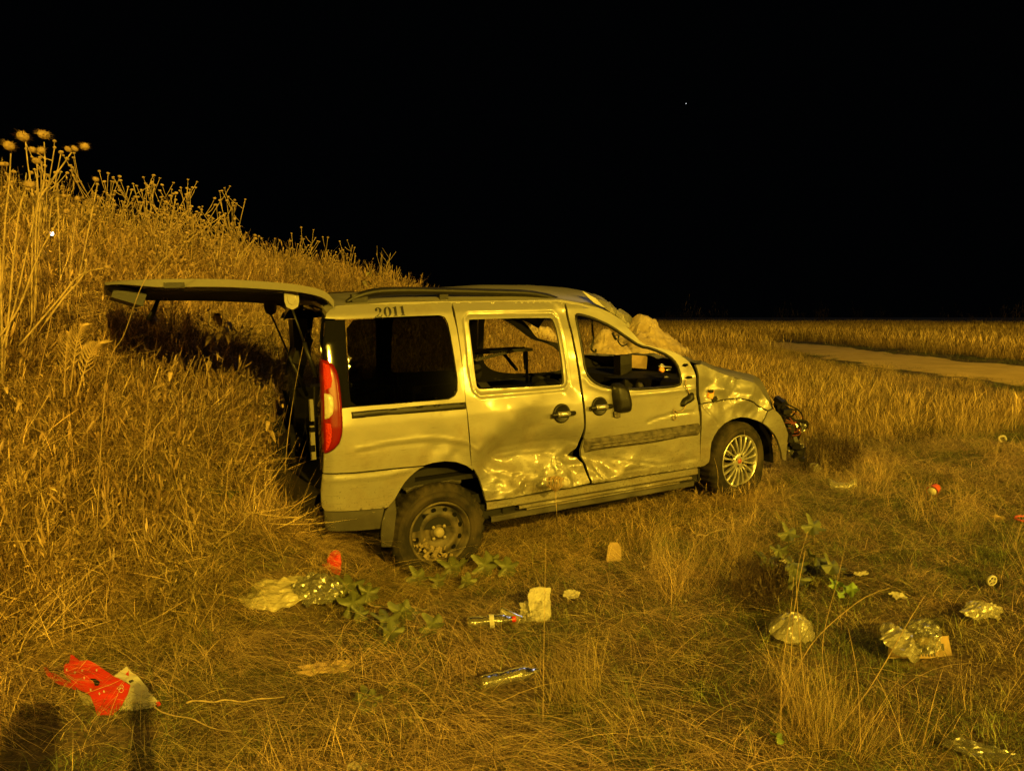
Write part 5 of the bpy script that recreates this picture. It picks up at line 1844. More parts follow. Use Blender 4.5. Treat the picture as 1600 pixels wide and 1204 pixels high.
# leafy crest shrub above the hinge
def leaf_mesh(m, l, w, curl, name='leaf'):
    b = MB(); P = []
    for t in np.linspace(0, 1, 6):
        ww = w * math.sin(PI * min(.97, t * .92 + .06)) ** .8
        x = l * t * math.cos(curl * t * .5); z = -l * t * math.sin(curl * t) * .7 + l * .25 * math.sin(PI * t)
        P.append([(x, -ww, z + ww * .25), (x, 0, z), (x, ww, z + ww * .25)])
    b.grid(P)
    return b.mesh(name, m, True)
dryleaf = [leaf_mesh(M['leaf_dry'], .085, .015, c) for c in (1.0, 1.6)]
crest_leaf = [leaf_mesh(mat('crest_leaf', (.28, .25, .09), .6, var=.3), .10, .022, .6)]
def leafy_plant(px, py, yy, label, leaves, hgt, nleaf, group, lean=.25, sc_=1.0, ns=2):
    p = at(px, py, yy); z0 = float(height(p.x, p.y))
    e = empty('leafy_weed', (p.x, p.y, z0)); tag(e, label, 'weed', group)
    b = MB(); pos = []
    for s in range(ns):
        a = R_(0, 2 * PI); q0 = Vector((R_(-.04, .04), R_(-.04, .04), 0)); q2 = Vector((lean * math.cos(a), lean * math.sin(a), hgt * R_(.8, 1)))
        c = catmull([q0, (q0 + q2) / 2 + Vector((0, 0, .05)), q2], 6); b.tube(c, [.006 - .004 * i / len(c) for i in range(len(c))], 5)
        pos += [c[i] for i in range(len(c) // 3, len(c))]
    b.build('stem', M['stalk'], e, True)
    for k in range(nleaf):
        o = link_mesh('leaf', random.choice(leaves), e)
        o.location = random.choice(pos); f = R_(.7, 1.3) * sc_; o.scale = (f, f, f)
        o.rotation_euler = (R_(-.3, .3), R_(-.5, .3), R_(0, 2 * PI))
random.seed(91)
LW = [((300, 640), 5.4, 'curled-leaf weed with the brightest drooping leaves under the middle of the tailgate', .95, 26), ((240, 600), 5.1, 'leafy dry weed left of the hanging pull strap', .55, 16), ((345, 690), 5.3, 'leafy dry weed between the pull strap and the gas struts', .6, 20), ((400, 700), 5.6, 'leafy dry weed below the nearer strut plate', .6, 20), ((60, 650), 4.4, 'leafy dry weed below the leaning thistle stalks', .6, 18), ((215, 680), 4.8, 'low curled-leaf weed below the tip of the tailgate', .5, 16), ((380, 620), 6.0, 'curled-leaf weed beside the farther strut', .5, 16), ((350, 800), 4.6, 'small leafy weed low on the bank left of the rear bumper', .3, 14)]
for (px, py), yy, lb, hg, nl in LW:
    leafy_plant(px, py, yy, lb, dryleaf, hg, nl, 'leafy dry weeds on the bank')
leafy_plant(545, 470, 10.8, 'greenish leafy shrub on the crest above the tailgate hinge', crest_leaf, .55, 40, 'leafy dry weeds on the bank', .35, 1.3, 5)
leafy_plant(358, 735, 4.9, 'small green-leaved weed at the foot of the bank near the bumper', [leaf_mesh(M['leaf'], .06, .02, .6)], .18, 22, 'leafy dry weeds on the bank', .12, .9, 4)
# feathery plumes
def plume(px, py, tx_, ty_, yy, label):
    a = at(px, py, yy); c = at(tx_, ty_, yy - .1)
    e = MB(); pts = catmull([Vector((0, 0, 0)), (c - a) * .55 + Vector((0, 0, .05)), c - a], 8)
    e.tube(pts, [.004 - .002 * i / len(pts) for i in range(len(pts))], 4)
    for i in range(5, len(pts)):
        d = (pts[i] - pts[i - 1]).normalized()
        for sg in (-1, 1):
            s = Vector((sg, .3, .35)).normalized(); L = .10 * math.sin(PI * i / len(pts) * .9 + .2)
            p = pts[i]; w = d * .007
            e.add([p - w, p + w, p + (s + d * .6) * L * .6, p + (s * .8 + d * 1.0) * L - Vector((0, 0, .03))], [(0, 1, 2), (0, 2, 3)])
    o = e.build('feathery_frond', M['leaf_dry']); o.location = a
    tag(o, label, 'frond', 'feathery fronds on the bank')
plume(110, 610, 128, 508, 4.3, 'bright feathery frond nearest the sky of the three'); plume(120, 620, 155, 535, 4.25, 'feathery frond arching right, lowest of the three'); plume(100, 620, 108, 520, 4.35, 'upright feathery frond left of the other two')

# long single stalks
ST = [([(140, 760), (165, 600), (195, 520), (225, 440), (262, 400), (350, 335)], [4.0, 3.9, 3.8, 3.7, 3.7, 3.7], .0045, 'long straw stalk crossing in front of the tailgate tip'),
      ([(170, 790), (235, 680), (265, 640), (305, 555)], [4.4, 4.3, 4.3, 4.3], .005, 'straight dry stalk leaning right under the tailgate'),
      ([(230, 900), (224, 800), (226, 700), (232, 620)], [4.0, 4.0, 4.0, 4.0], .003, 'thin upright stalk left of the red rag'),
      ([(440, 780), (448, 700), (462, 600), (478, 520)], [5.0, 5.1, 5.2, 5.2], .0045, 'pale stalk behind the gas struts'),
      ([(785, 1200), (760, 1030), (735, 935)], [2.62, 3.4, 4.2], .0035, 'long reddish stalk lying past the bottles'),
      ([(848, 1150), (850, 1000), (853, 840)], [2.9, 2.95, 3.0], .0025, 'thin upright stem right of the crumpled paper'),
      ([(1165, 1204), (1215, 1120), (1233, 1060), (1240, 960), (1258, 860)], [2.6, 2.9, 2.95, 3.0, 3.0], .0045, 'forked twig standing in the lower right'),
      ([(1285, 1165), (1355, 1080), (1420, 970), (1445, 930)], [2.75, 2.9, 3.0, 3.05], .004, 'long slanting twig crossing in front of the cardboard'),
      ([(1225, 1070), (1265, 1010), (1340, 940), (1390, 918)], [3.0, 3.0, 3.1, 3.1], .0035, 'thin twig arching toward the bright green plant'),
      ([(1262, 1110), (1250, 1000), (1245, 900), (1262, 830)], [2.9, 2.95, 3.0, 3.0], .003, 'upright stem left of the bright green plant'),
      ([(1300, 1120), (1285, 1010), (1310, 900), (1322, 845)], [2.9, 2.95, 3.0, 3.0], .003, 'upright stem in front of the bright green plant'),
      ([(1220, 1150), (1222, 1050), (1236, 950), (1240, 900)], [2.8, 2.85, 2.9, 2.9], .003, 'upright stem before the crumpled plastic bag'),
      ([(1345, 1190), (1340, 1060), (1325, 980)], [2.65, 2.8, 2.9], .003, 'stem rising from the tuft below the cardboard'),
      ([(1000, 760), (985, 720), (968, 690)], [5.6, 5.6, 5.6], .003, 'thin stalk in front of the front door sill'),
      ([(1165, 780), (1166, 720), (1163, 672)], [5.6, 5.6, 5.6], .003, 'thin stem in front of the alloy wheel'),
      ([(1118, 790), (1122, 745), (1116, 715)], [5.55, 5.55, 5.55], .003, 'thin stem just left of the alloy wheel'),
      ([(1440, 1170), (1462, 1080), (1475, 1040)], [2.7, 2.8, 2.9], .003, 'short slanting stem below the cardboard')]
for pts, dd, r, lb in ST:
    w = [at(px, py, d) for (px, py), d in zip(pts, dd)]
    w[0].z = min(w[0].z, float(height(w[0].x, w[0].y)) + .02)
    if w[0].z < float(height(w[0].x, w[0].y)) - .3: w[0].z = float(height(w[0].x, w[0].y))
    stalk('dry_stalk', w, r * .62, r * .3, M['stalk'], lb, 'stalk', 'single dry stalks', 5)
# cupped umbel in front of the sliding door
p = at(868, 768, 4.9); g0 = Vector((p.x, p.y, float(height(p.x, p.y))))
e = empty('umbel', g0); tag(e, 'closed dry flower head on a thin stem before the dented door', 'dried flower')
b = MB(); b.tube([(0, 0, 0), (.012, 0, (p.z - g0.z) * .5), p - g0], .0024, 5); b.build('stem', M['stalk'], e, True)
b = MB()
for k in range(26):
    a = k * 2.4; r = .055 * math.sqrt((k + 1) / 26); q = p - g0
    t = q + Vector((r * math.cos(a), r * math.sin(a), .10 - r * .3)); mm_ = q + Vector((r * 1.1 * math.cos(a), r * 1.1 * math.sin(a), .045))
    b.tube([q, mm_, t], [.002, .002, .002], 4); b.box(t, (.012, .012, .016))
b.build('flower_head', M['head'], e)

# lobed green leaves
def lobed(r, lobes, m, seed):
    rr = random.Random(seed); b = MB()
    n = 36; vs = [(0, 0, .01)]; 
    for ring_ in (.5, 1.0):
        for k in range(n):
            a = 2 * PI * k / n
            q = r * ring_ * (1 + (.20 * math.cos(lobes * a) + .07 * math.cos(11 * a + seed) + .06 * rr.uniform(-1, 1)) * ring_) * (1 - .45 * math.exp(-((a - PI) / .3) ** 2))
            vs.append((q * math.cos(a), q * math.sin(a), .018 * ring_ * math.cos(lobes * a * 1.0) * 2 * r / .1 * .5 + .35 * ring_ * ring_ * r * math.cos(2 * a + 1)))
    fs = [(0, 1 + k, 1 + (k + 1) % n) for k in range(n)] + [(1 + k, 1 + n + k, 1 + n + (k + 1) % n, 1 + (k + 1) % n) for k in range(n)]
    b.add(vs, fs)
    return b.mesh('leaf', m, True)
LV = [lobed(.075, 5, M['leaf'], 3), lobed(.075, 6, M['leaf'], 4), lobed(.07, 5, M['leaf'], 5)]
BR = [lobed(.06, 4, M['leaf_bright'], 8), lobed(.06, 5, M['leaf_bright'], 9)]
def vine(label, leaves, kind, stem_px=None, up=.07):
    g0 = ground(*leaves[0][:2]); e = empty('broadleaf_weed', g0); tag(e, label, 'weed', 'green broad-leaved weeds')
    b = MB()
    line = [ground(px, py) + Vector((0, 0, .03)) - g0 for px, py, s in leaves]
    if stem_px: line = [ground(px, py) + Vector((0, 0, .04)) - g0 for px, py in stem_px]
    b.tube(catmull(line, 5) if len(line) > 2 else line, .0035, 5)
    random.seed(int(leaves[0][0]))
    for px, py, s in leaves:
        q = ground(px, py) - g0 + Vector((0, 0, up))
        b.tube([q - Vector((0, 0, up)), q], .003, 4)
        o = link_mesh('leaf', random.choice(kind), e); o.location = q; o.scale = (s, s, s); o.rotation_euler = (R_(.35, .95), R_(-.4, .4), R_(-.8, .8))
    b.build('stem', M['leaf'], e, True)
vine('lobed green weed right of the clear plastic bag', [(523, 944, .8), (546, 932, 1.0), (552, 962, 1.05), (575, 944, .8), (562, 978, .6)], LV, [(540, 950), (580, 955), (620, 960), (672, 962)])
vine('low lobed weed below the creeping stem', [(604, 988, .95), (626, 978, 1.0), (612, 1010, .8), (676, 996, .8), (640, 975, .7)], LV)
vine('row of lobed leaves below the rear wheel', [(652, 918, .8), (684, 924, .7), (705, 902, 1.0), (718, 896, .8), (730, 926, .7), (757, 900, 1.05), (768, 890, .8), (792, 902, .9)], LV)
vine('shaded lobed weed in the tall stems at lower right', [(1196, 905, .9), (1238, 912, 1.0), (1246, 940, .9), (1276, 905, .9), (1300, 916, .8), (1232, 862, .8), (1270, 850, .9), (1216, 890, .7)], LV, up=.12)
vine('small bright green plant among the twigs at lower right', [(1303, 940, .5), (1318, 944, .68), (1330, 950, .6), (1310, 955, .45)], BR, up=.10)
vine('small dark green rosette below the creeping stem', [(570, 1098, .6), (582, 1104, .55), (560, 1108, .5), (575, 1120, .5)], LV, up=.03)

# ------------------------------------------------------------------ litter
def rot_up(o, rz=0, rx=0, ry=0):
    o.rotation_euler = (rx, ry, rz)

def crumpled(name, lx, ly, m, seed, amp=.03, n=18, hole=None, dome=0.0, label=None, cat=None, loc=None, rz=0, tilt=(0, 0), ragged=.12, parent=None, thick=True):
    U, W_ = np.meshgrid(np.linspace(-1, 1, n), np.linspace(-1, 1, n), indexing='ij')
    kk = 1 + ragged * (fbm(U * 2 + seed, W_ * 2, seed, 3) - .45) * 3
    Zc = amp * crumple(U * .5, W_ * .5, 3.0, seed) + amp * .6 * crumple(U * .5, W_ * .5, 6.5, seed + 9) + dome * (1 - U * U) * (1 - W_ * W_)
    P = np.stack([lx * .54 * U * np.sqrt(1 - W_ * W_ * (.12 if name == 'paper_sheet' else .5)) * kk, ly * .54 * W_ * np.sqrt(1 - U * U * (.12 if name == 'paper_sheet' else .5)) * kk, Zc], 2).tolist()
    b = MB(); b.grid(P)
    o = b.build(name, m, parent, False)
    if thick:
        md = o.modifiers.new('thickness', 'SOLIDIFY'); md.thickness = .0012
    if loc is not None: o.location = loc
    o.rotation_euler = (tilt[0], tilt[1], rz)
    if label: tag(o, label, cat)
    return o

# red and white package at the lower left
g0 = ground(160, 1078)
pk = empty('torn_package', g0 + Vector((0, 0, .02))); tag(pk, 'torn red packet with a pale flap lying in the grass at lower left', 'packet')
TILT = .42
def sheet_px(name, pxs, m, lift, parent, base, wav=.006, seed=1, res=.012):
    """a torn flat piece: outline measured in the photograph, laid on the ground plane, with its own waviness"""
    pts3 = []
    for px, py in pxs:
        r = ray(px, py); t = (base.z + lift - TILT * base.y - CAM[2]) / (r[2] - TILT * r[1]); p = CAM + r * t
        pts3.append((p[0] - base.x, p[1] - base.y))
    pl = resample(pts3, res)
    a = np.array(pl); x0, y0 = a.min(0); x1, y1 = a.max(0)
    gx, gy = np.meshgrid(np.arange(x0, x1, res), np.arange(y0, y1, res)); gx = gx.ravel(); gy = gy.ravel()
    ok = inside(pl, gx, gy); gx, gy = gx[ok], gy[ok]
    if len(gx):
        dd = np.hypot(gx[:, None] - a[None, :, 0], gy[:, None] - a[None, :, 1]).min(1); gx, gy = gx[dd > res * .5], gy[dd > res * .5]
    vv = [Vector(p) for p in pl] + [Vector(p) for p in zip(gx, gy)]
    r = delaunay_2d_cdt(vv, [(i, (i + 1) % len(pl)) for i in range(len(pl))], [], 0, 1e-6)
    P = np.array([tuple(p) for p in r[0]]); F = np.array([f for f in r[2]]); c = P[F].mean(1); F = F[inside(pl, c[:, 0], c[:, 1])]
    z = lift + TILT * P[:, 1] + wav * crumple(P[:, 0] * 4, P[:, 1] * 4, 2.0, seed)
    me = bpy.data.meshes.new(name); me.from_pydata(np.stack([P[:, 0], P[:, 1], z], 1).tolist(), [], F.tolist()); me.materials.append(m)
    o = link_mesh(name, me, parent)
    md = o.modifiers.new('thickness', 'SOLIDIFY'); md.thickness = .0015
    return o
K7 = lambda *p: [(40 + x * .16949, 1000 + y * .16944) for x, y in p]
base = Vector((g0.x, g0.y, g0.z + .02))
M['red_print'] = mat('red_printed_card', (.50, .026, .010), .45, col2=(.38, .02, .009), scale=14)
sheet_px('red_panel', K7((415, 115), (450, 130), (500, 190), (570, 185), (640, 215), (820, 330), (965, 405), (935, 500), (880, 600), (790, 720), (660, 720), (640, 620), (600, 520), (480, 440), (350, 290), (360, 220), (400, 210)), M['red_print'], .075, pk, base, .008, 5)
sheet_px('red_panel', K7((165, 240), (200, 240), (220, 290), (300, 320), (440, 390), (470, 460), (300, 400), (200, 330)), M['red_print'], .05, pk, base, .006, 6)
sheet_px('pale_flap', K7((815, 325), (930, 235), (1010, 310), (1130, 430), (1130, 470), (1230, 560), (1170, 620), (1000, 640), (800, 700), (880, 600), (935, 500), (965, 405)), M['white'], .062, pk, base, .006, 7)
sheet_px('pale_flap', K7((470, 450), (600, 520), (680, 640), (660, 760), (560, 740), (520, 560)), M['paper'], .03, pk, base, .008, 9)
sheet_px('red_corner', K7((1200, 570), (1235, 560), (1250, 590), (1215, 610)), M['red_print'], .075, pk, base, .001, 7, .006)
for pl, mm_ in ((K7((580, 350), (640, 350), (685, 380), (670, 415), (640, 415), (620, 370)), M['ink']), (K7((920, 310), (950, 278), (950, 325)), M['red_print']), (K7((948, 372), (985, 358), (1000, 372), (960, 392)), M['bumper'])):
    sheet_px('printed_mark', pl, mm_, .0905, pk, base, 0, 1, .006)
for x, y in ((378, 268), (455, 292), (520, 275), (540, 342), (600, 452), (680, 487), (722, 468), (655, 272)):
    sheet_px('printed_spot', K7((x - 9, y), (x, y - 12), (x + 9, y), (x, y + 14)), M['white'], .090, pk, base, 0, 1, .006)
for x, y, r in ((885, 425, 16), (880, 458, 20), (860, 440, 12)):
    pl = [(x + r * math.cos(t), y + r * math.sin(t)) for t in np.linspace(0, 2 * PI, 14)]
    b = MB(); pts = []
    for a, c in K7(*pl):
        rr_ = ray(a, c); t = (base.z + .091 - TILT * base.y - CAM[2]) / (rr_[2] - TILT * rr_[1]); p = CAM + rr_ * t; pts.append((p[0] - base.x, p[1] - base.y, .091 + TILT * (p[1] - base.y)))
    b.tube(pts, .0012, 4); b.build('printed_ring', M['white'], pk)

# red rag by the rear wheel
g0 = ground(517, 893)
rg = empty('red_rag', g0); tag(rg, 'crumpled bright red scrap left of the rear wheel', 'scrap')
for (px, py), (sx, sy, sz), ang in (((522, 879), (.085, .06, .16), .25), ((511, 888), (.15, .06, .07), -.4), ((523, 893), (.08, .06, .10), .1)):
    b = MB(); b.lathe([(0, -1), (.55, -.8), (.95, -.2), (1, .2), (.6, .8), (0, 1)], 12, 'z', radial=lambda j, k, t: .16 * math.sin(3 * t + j) + .12 * math.sin(7 * t + 2 * j))
    q = at(px, py, g0.y) - g0; q.z = max(q.z, .02)
    b.v = [tuple(Matrix.Rotation(ang, 3, 'Y') @ Vector((x * sx * .5, y * sy * .5, z * sz * .5)) + q) for x, y, z in b.v]
    b.build('fold', M['red'], rg)
# clear plastic bag
g0 = ground(450, 936)
pb = empty('plastic_bag', g0); tag(pb, 'flattened yellowish clear plastic bag left of the lobed green weed', 'plastic bag')
crumpled('bag_sheet', .36, .30, M['bagfilm'], 31, .016, 22, dome=.035, loc=(-.07, 0, .045), rz=.2, tilt=(.25, 0), parent=pb)
crumpled('bag_end', .26, .22, M['clear'], 32, .025, 22, dome=.05, loc=(.15, .02, .055), rz=-.3, tilt=(.3, .1), parent=pb)
b = MB(); q = at(434, 917, g0.y + .1) - g0
b.tube([(q.x + .035 * math.cos(t), q.y + .01 * math.sin(t), q.z + .012 * math.sin(t)) for t in np.linspace(0, 2 * PI, 20)], .005, 6)
b.build('bag_ring', M['white'], pb, True)
# bottles
def bottle(px, py, rz, L, r, cap, label, name='plastic_bottle', lab=True, pitch=.05):
    g0 = ground(px, py)
    e = empty(name, g0 + Vector((0, 0, r * .9 + .02))); e.rotation_euler = (0, -pitch, rz); tag(e, label, 'bottle')
    prof = [(0, -L * .5), (r * .7, -L * .5), (r * .95, -L * .47), (r, -L * .42)]
    for k in range(7):
        x = -L * .36 + k * L * .075
        prof += [(r, x), (r * .94, x + L * .03)]
    prof += [(r, L * .20), (r * .8, L * .32), (r * .42, L * .40), (r * .40, L * .47), (r * .38, L * .5)]
    b = MB(); b.lathe(prof, 24, 'x', radial=lambda j, k, t: -.10 * r * max(0, math.sin(2 * t + j * .5)) ** 3)
    b.build('bottle_body', M['clear'], e, True)
    if lab:
        b = MB(); b.lathe([(r * 1.02, -.02 * L), (r * 1.03, 0), (r * 1.03, .06 * L), (r * 1.02, .08 * L)], 24, 'x'); b.build('bottle_label', M['white'], e, True)
    if cap:
        b = MB(); b.lathe([(0, L * .56), (r * .42, L * .555), (r * .45, L * .53), (r * .45, L * .47)], 16, 'x'); b.build('bottle_cap', M[cap], e, True)
bottle(766, 985, .12, .24, .034, 'red', 'clear plastic bottle with a red cap lying beside the crumpled paper')
bottle(796, 1076, .38, .27, .036, None, 'capless clear bottle lying nearest the camera', lab=False)
g0 = ground(797, 974)
e = empty('plastic_cup', g0 + Vector((0, 0, .035))); e.rotation_euler = (0, .35, -.5); tag(e, 'crushed clear cup touching the red-capped bottle', 'cup')
b = MB(); b.lathe([(0, -.06), (.026, -.06), (.028, -.05), (.040, .06), (.042, .062)], 20, 'x', radial=lambda j, k, t: .006 * math.sin(3 * t + j)); b.build('cup_body', M['milky'], e, True)
b = MB(); b.lathe([(.040, .058), (.045, .062), (.040, .066)], 20, 'x'); b.build('cup_rim', M['clear'], e, True)
# papers
g0 = ground(838, 968)
cp = empty('crumpled_paper', g0); tag(cp, 'upright crumpled white paper behind the red-capped bottle', 'paper')
crumpled('paper_sheet', .12, .17, M['paper'], 41, .010, 16, loc=(.02, 0, .085), rz=.3, tilt=(1.15, .15), parent=cp)
crumpled('paper_sheet', .13, .11, M['paper'], 42, .012, 16, loc=(-.035, -.02, .055), rz=-.5, tilt=(.8, -.3), parent=cp)
crumpled('paper_scrap', .09, .06, M['paper'], 43, .010, 10, label='small torn paper scrap right of the crumpled paper', cat='paper', loc=ground(893, 938) + Vector((0, 0, .04)), rz=.2, tilt=(.5, 0))
g0 = ground(960, 884)
b = MB(); b.grid([[(-.055, 0, 0), (.045, 0, 0)], [(-.03, .006, .10), (.055, .004, .085)], [(-.012, .012, .125), (.035, .01, .125)]])
o = b.build('card_piece', M['cardboard']); o.location = g0 + Vector((0, 0, .03)); o.rotation_euler = (-.55, 0, .1); o.modifiers.new('thickness', 'SOLIDIFY').thickness = .004
tag(o, 'pale card offcut leaning in the straw right of the rear wheel', 'card')
o = crumpled('plastic_bag', .22, .17, M['milky'], 51, .012, 26, dome=.09, label='balled pale plastic bag behind the upright stems at lower right', cat='plastic bag', loc=ground(1236, 998) + Vector((0, 0, .05)), rz=.2, tilt=(.3, 0))
# cardboard and film
g0 = ground(1440, 1028)
cb = empty('cardboard_box', g0); tag(cb, 'flattened cardboard box piece printed with bars and half wrapped in film', 'cardboard')
b = MB(); A = at(1385, 1026, g0.y) - g0; B_ = at(1488, 1030, g0.y) - g0
wB = B_.x - A.x
b.grid([[(A.x, -.01, .005), (B_.x, .0, .0)], [(A.x + .02, .025, .075), (B_.x - .01, .03, .095)]])
o = b.build('box_panel', M['cardboard'], cb); o.modifiers.new('thickness', 'SOLIDIFY').thickness = .005
b = MB()
for k in range(9):
    x = A.x + wB * (.36 + .045 * k)
    b.box((x, .002, .036), (.007, .004, .05), Matrix.Rotation(-.33, 3, 'X'))
b.box((A.x + wB * .86, .010, .05), (.012, .004, .03), Matrix.Rotation(-.33, 3, 'X'))
b.build('printed_bars', M['bumper'], cb)
crumpled('film_wrap', .20, .18, M['milky'], 61, .018, 18, dome=.05, loc=(-.10, .0, .08), rz=.4, tilt=(.7, .2), parent=cb)
crumpled('film_wrap', .18, .16, M['clear'], 62, .02, 18, dome=.05, loc=(.0, .03, .10), rz=-.3, tilt=(.8, -.2), parent=cb)
# broken toy-like wheel disc and spring
g0 = ground(1549, 922)
e = empty('spoked_disc', g0 + Vector((0, 0, .055))); e.rotation_euler = (.15, 0, .25); tag(e, 'small white spoked plastic wheel lying at the right side', 'wheel')
b = MB(); b.lathe([(0, .010), (.034, .010)], 24); b.build('dark_back', M['hole'], e)
e.scale = (.75,) * 3
b = MB(); b.lathe([(.030, -.006), (.036, -.010), (.040, -.004), (.040, .012), (.030, .012)], 28); 
b.build('rim', M['white'], e, True)
b = MB()
for k in range(5):
    t = 2 * PI * k / 5; c = Vector((.018 * math.cos(t), -.004, .018 * math.sin(t)))
    b.box(c, (.030, .008, .0055), Matrix.Rotation(-t, 3, 'Y'))
b.lathe([(0, -.010), (.006, -.009), (.008, .004)], 14)
b.build('spoke', M['white'], e)
g0 = ground(1563, 920)
b = MB()
for k in range(4):
    z = .03 + .022 * k
    b.tube([(.028 * math.cos(t) + .01 * k, .028 * math.sin(t), z + .004 * t) for t in np.linspace(0, 2 * PI, 14)], .006, 6)
b.tube([(0, 0, 0), (.03, 0, .10)], .012, 8)
o = b.build('coil_spring', M['steel'], None, True); o.scale = (.55,) * 3; o.location = g0 + Vector((.02, .02, 0)); o.rotation_euler = (.5, -.4, .4); tag(o, 'small metal spring part right of the white spoked wheel', 'car part')
# cup with red rim
g0 = ground(1459, 774)
e = empty('paper_cup', g0 + Vector((0, 0, .05))); e.rotation_euler = (0, .2, -2.4); tag(e, 'orange-red cup lying on its side in the open straw', 'cup')
b = MB(); b.lathe([(0, -.05), (.032, -.05), (.034, -.045), (.046, .045)], 22, 'x'); b.build('cup_body', M['orange_red'], e, True)
b = MB(); b.lathe([(0, .030), (.030, .034), (.036, .05), (.028, .062), (0, .066)], 18, 'x'); b.build('cup_lid', M['white'], e, True)
g0 = ground(1597, 822)
e = empty('plastic_bowl', g0 + Vector((.05, 0, .03))); tag(e, 'dark bowl with a red rim cut by the right edge', 'bowl')
b = MB(); b.lathe([(0, -.03), (.05, -.028), (.075, .0), (.085, .02)], 24, 'z'); b.build('bowl_body', M['black'], e, True)
b = MB(); b.lathe([(.080, .018), (.087, .028), (.094, .018), (.087, .012), (.080, .018)], 28, 'z'); b.build('bowl_rim', M['orange_red'], e, True)
crumpled('plastic_film', .22, .12, M['milky'], 71, .014, 18, dome=.03, label='wisp of clear plastic film below the white spoked wheel', cat='plastic film', loc=ground(1535, 966) + Vector((0, 0, .045)), rz=.2, tilt=(.35, 0), ragged=.3)
b = MB(); b.tube([(.04 * math.cos(t), .008 * math.sin(3 * t), .05 + .035 * math.sin(t)) for t in np.linspace(-.5, 4.6, 16)], .012, 6)
o = b.build('plastic_ring', M['white'], None, True); o.location = ground(1566, 692); tag(o, 'small broken white plastic ring in the grass at far right', 'plastic ring')
b = MB(); b.lathe([(0, -.05), (.05, -.03), (.06, .01), (.035, .05), (0, .055)], 9, 'z', radial=lambda j, k, t: .012 * math.sin(4 * t + j * 2))
o = b.build('lamp_fragment', M['cream_lens']); o.location = ground(1272, 742) + Vector((0, 0, .06)); tag(o, 'bright broken lamp piece in the grass before the front wheel', 'car part')
b = MB(); b.grid([[(-.11, 0, .02), (-.04, .0, .0), (.05, 0, .0), (.11, .0, .02)], [(-.12, .03, .10), (-.04, .03, .06), (.05, .03, .06), (.12, .03, .11)]])
o = b.build('plastic_shard', M['milky'], None, True); o.location = ground(1318, 770) + Vector((0, 0, .02)); o.modifiers.new('thickness', 'SOLIDIFY').thickness = .004; tag(o, 'curved clear plastic shard right of the broken lamp piece', 'car part')
crumpled('flat_paper', .22, .13, M['leaf_dry'], 81, .010, 14, label='flattened tan paper below the clear plastic bag', cat='paper', loc=ground(510, 1050) + Vector((0, 0, .028)), rz=.25, ragged=.25)
crumpled('paper_scrap', .11, .04, M['paper'], 82, .012, 10, label='pale shred at the top of the tall stems lower right', cat='paper', loc=ground(1212, 888) + Vector((0, 0, .06)), rz=-.3, tilt=(.4, 0), ragged=.4)
crumpled('paper_scrap', .10, .03, M['paper'], 83, .012, 10, label='pale shred right of the bright green plant', cat='paper', loc=ground(1345, 908) + Vector((0, 0, .05)), rz=.3, tilt=(.5, 0), ragged=.4)
crumpled('paper_scrap', .07, .04, M['paper'], 84, .012, 10, label='small bright scrap above the cardboard', cat='paper', loc=ground(1402, 944) + Vector((0, 0, .05)), rz=-.2, tilt=(.5, 0), ragged=.4)
crumpled('paper_scrap', .09, .04, M['leaf_dry'], 85, .010, 10, label='tan scrap left of the red-rimmed bowl', cat='paper', loc=ground(1560, 816) + Vector((0, 0, .04)), rz=-.6, tilt=(.5, 0), ragged=.4)
crumpled('plastic_film', .22, .07, M['clear'], 86, .016, 14, label='strip of clear film at the bottom right corner', cat='plastic film', loc=ground(1530, 1186) + Vector((0, 0, .04)), rz=-.45, tilt=(.3, 0))
crumpled('paper_scrap', .07, .04, M['white'], 87, .006, 8, label='white scrap cut by the bottom edge', cat='paper', loc=ground(560, 1203) + Vector((0, -.02, .03)), rz=.1)
def lying_stick(pxs, r, label, lift=.03):
    w = [ground(px, py) + Vector((0, 0, lift)) for px, py in pxs]
    w = [p + Vector((0, random.uniform(-.012, .012), random.uniform(-.008, .012))) for p in catmull(w, 3)]
    stalk('stick', w, r * .8, r * .45, M['stick'], label, 'stick', 'sticks lying on the grass')
lying_stick([(290, 1117), (335, 1113), (380, 1112), (446, 1108)], .006, 'pale straight stick right of the red packet', .05)
lying_stick([(1088, 849), (1110, 844), (1134, 838)], .006, 'upper of two short pale sticks in the straw', .05)
lying_stick([(1108, 855), (1124, 853), (1138, 850)], .005, 'lower of two short pale sticks in the straw', .05)
lying_stick([(240, 1120), (300, 1142), (380, 1160)], .004, 'thin crooked stick below the straight one', .04)
lying_stick([(575, 955), (610, 960), (650, 962), (678, 962)], .006, 'stick lying along the creeping stem', .04)
b = MB(); b.grid([[(-.02, -.05, .0), (.02, -.05, .01)], [(-.03, .0, .03), (.03, .0, .03)], [(-.01, .06, .0), (.01, .06, .0)]])
# hanging green leaf
o = link_mesh('fallen_leaf', BR[0]); o.location = at(1213, 1150, 2.75); o.location.z = float(height(o.location.x, 2.75)) + .05; o.scale = (.5, .5, .5); o.rotation_euler = (.5, .3, 1); tag(o, 'single yellow-green leaf at the foot of the forked twig', 'leaf')
# small white flowers dotted in the straw
random.seed(12)
for k in range(26):
    px, py = R_(1000, 1150), R_(825, 960)
    g0 = ground(px, py)
    if k == 0:
        b = MB(); b.lathe([(0, -.006), (.008, -.003), (.009, .002), (0, .006)], 7, 'z'); b.tube([(0, 0, -.012), (0, 0, 0)], .0012, 4)
        fl = b.build('white_flower', M['paper']); o = fl
    else:
        o = fl.copy(); COL.objects.link(o)
    o.location = g0 + Vector((0, 0, R_(.03, .09))); s_ = R_(.4, .8); o.scale = (s_,) * 3
    tag(o, 'tiny pale dried flower dotted in the straw below the front door', 'flower', 'tiny pale flowers in the straw')

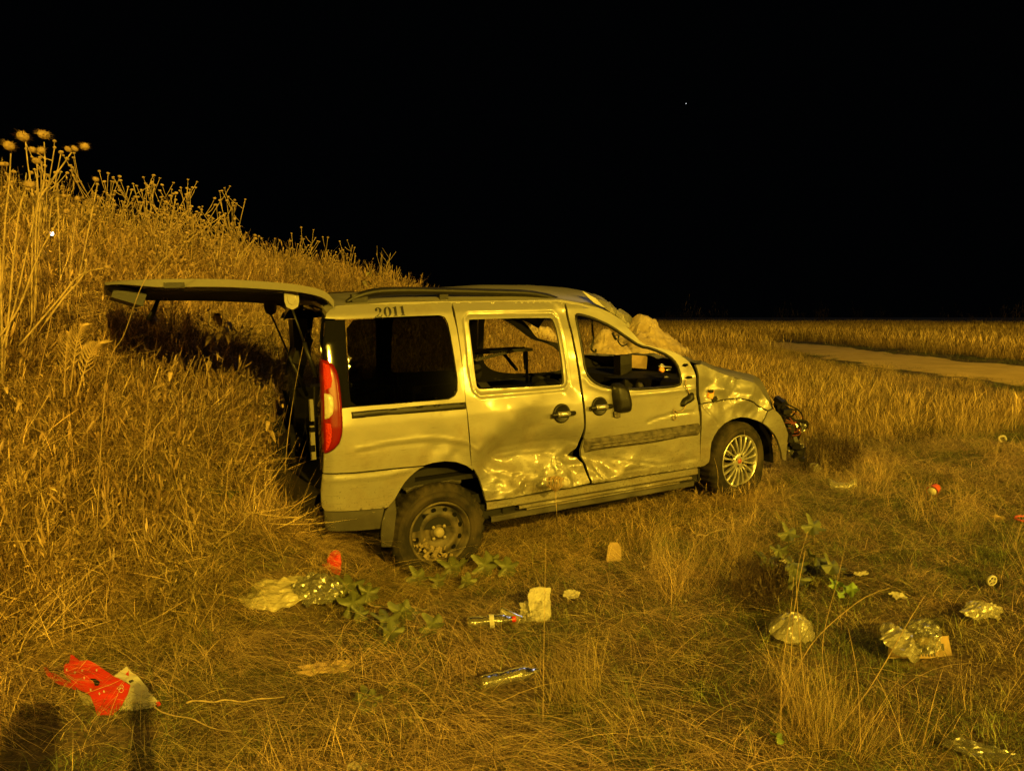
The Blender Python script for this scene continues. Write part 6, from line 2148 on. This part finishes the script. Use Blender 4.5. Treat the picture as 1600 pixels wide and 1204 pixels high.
# ------------------------------------------------------------------ the photographer, whose shadow falls at the lower left
def person():
    V_ = {}; E_ = []; R2 = {}
    def j(n, p, r, par=None):
        V_[n] = p; R2[n] = r
        if par: E_.append((par, n))
    hx, hy = -.23, -.36
    j('pelvis', (hx, hy, .98), .15)
    j('waist', (hx, hy, 1.12), .16, 'pelvis'); j('chest', (hx, hy, 1.34), .185, 'waist'); j('neck0', (hx, hy, 1.50), .075, 'chest'); j('neck', (hx + .01, hy + .02, 1.57), .06, 'neck0')
    j('head', (hx + .01, hy + .05, 1.70), .095, 'neck'); j('crown', (hx + .01, hy + .04, 1.79), .08, 'head')
    for s, nm in ((-1, 'l'), (1, 'r')):
        j('sh' + nm, (hx + s * .19, hy, 1.45), .075, 'neck0')
        j('hip' + nm, (hx + s * .10, hy, .92), .10, 'pelvis'); j('knee' + nm, (hx + s * .12, hy + .03, .50), .065, 'hip' + nm); j('ankle' + nm, (hx + s * .13, hy - .02, .10), .045, 'knee' + nm); j('toe' + nm, (hx + s * .15, hy + .17, .05), .04, 'ankle' + nm)
    j('elr', (.06, hy + .20, 1.24), .05, 'shr'); j('wr', (.03, -.10, 1.50), .036, 'elr'); j('handr', (.015, -.075, 1.60), .04, 'wr')
    j('ell', (hx - .26, hy + .06, 1.20), .05, 'shl'); j('wl', (hx - .16, hy + .16, 1.02), .035, 'ell'); j('handl', (hx - .12, hy + .20, .95), .035, 'wl')
    names = list(V_)
    me = bpy.data.meshes.new('person')
    me.from_pydata([V_[n] for n in names], [(names.index(a), names.index(b_)) for a, b_ in E_], [])
    o = bpy.data.objects.new('person', me); COL.objects.link(o)
    sk = o.modifiers.new('skin', 'SKIN')
    for i, n in enumerate(names):
        me.skin_vertices[0].data[i].radius = (R2[n], R2[n])
    me.skin_vertices[0].data[0].use_root = True
    o.modifiers.new('smooth', 'SUBSURF').render_levels = 2
    me.materials.append(M['cloth'])
    tag(o, 'person in dark clothes raising a phone behind the viewpoint', 'person')
    b = MB(); b.box((0.012, -.055, 1.655), (.075, .010, .155), Matrix.Rotation(.12, 3, 'Y'))
    ph = b.build('phone', M['gloss']); tag(ph, 'dark phone held up in the raised hand', 'phone')
person()
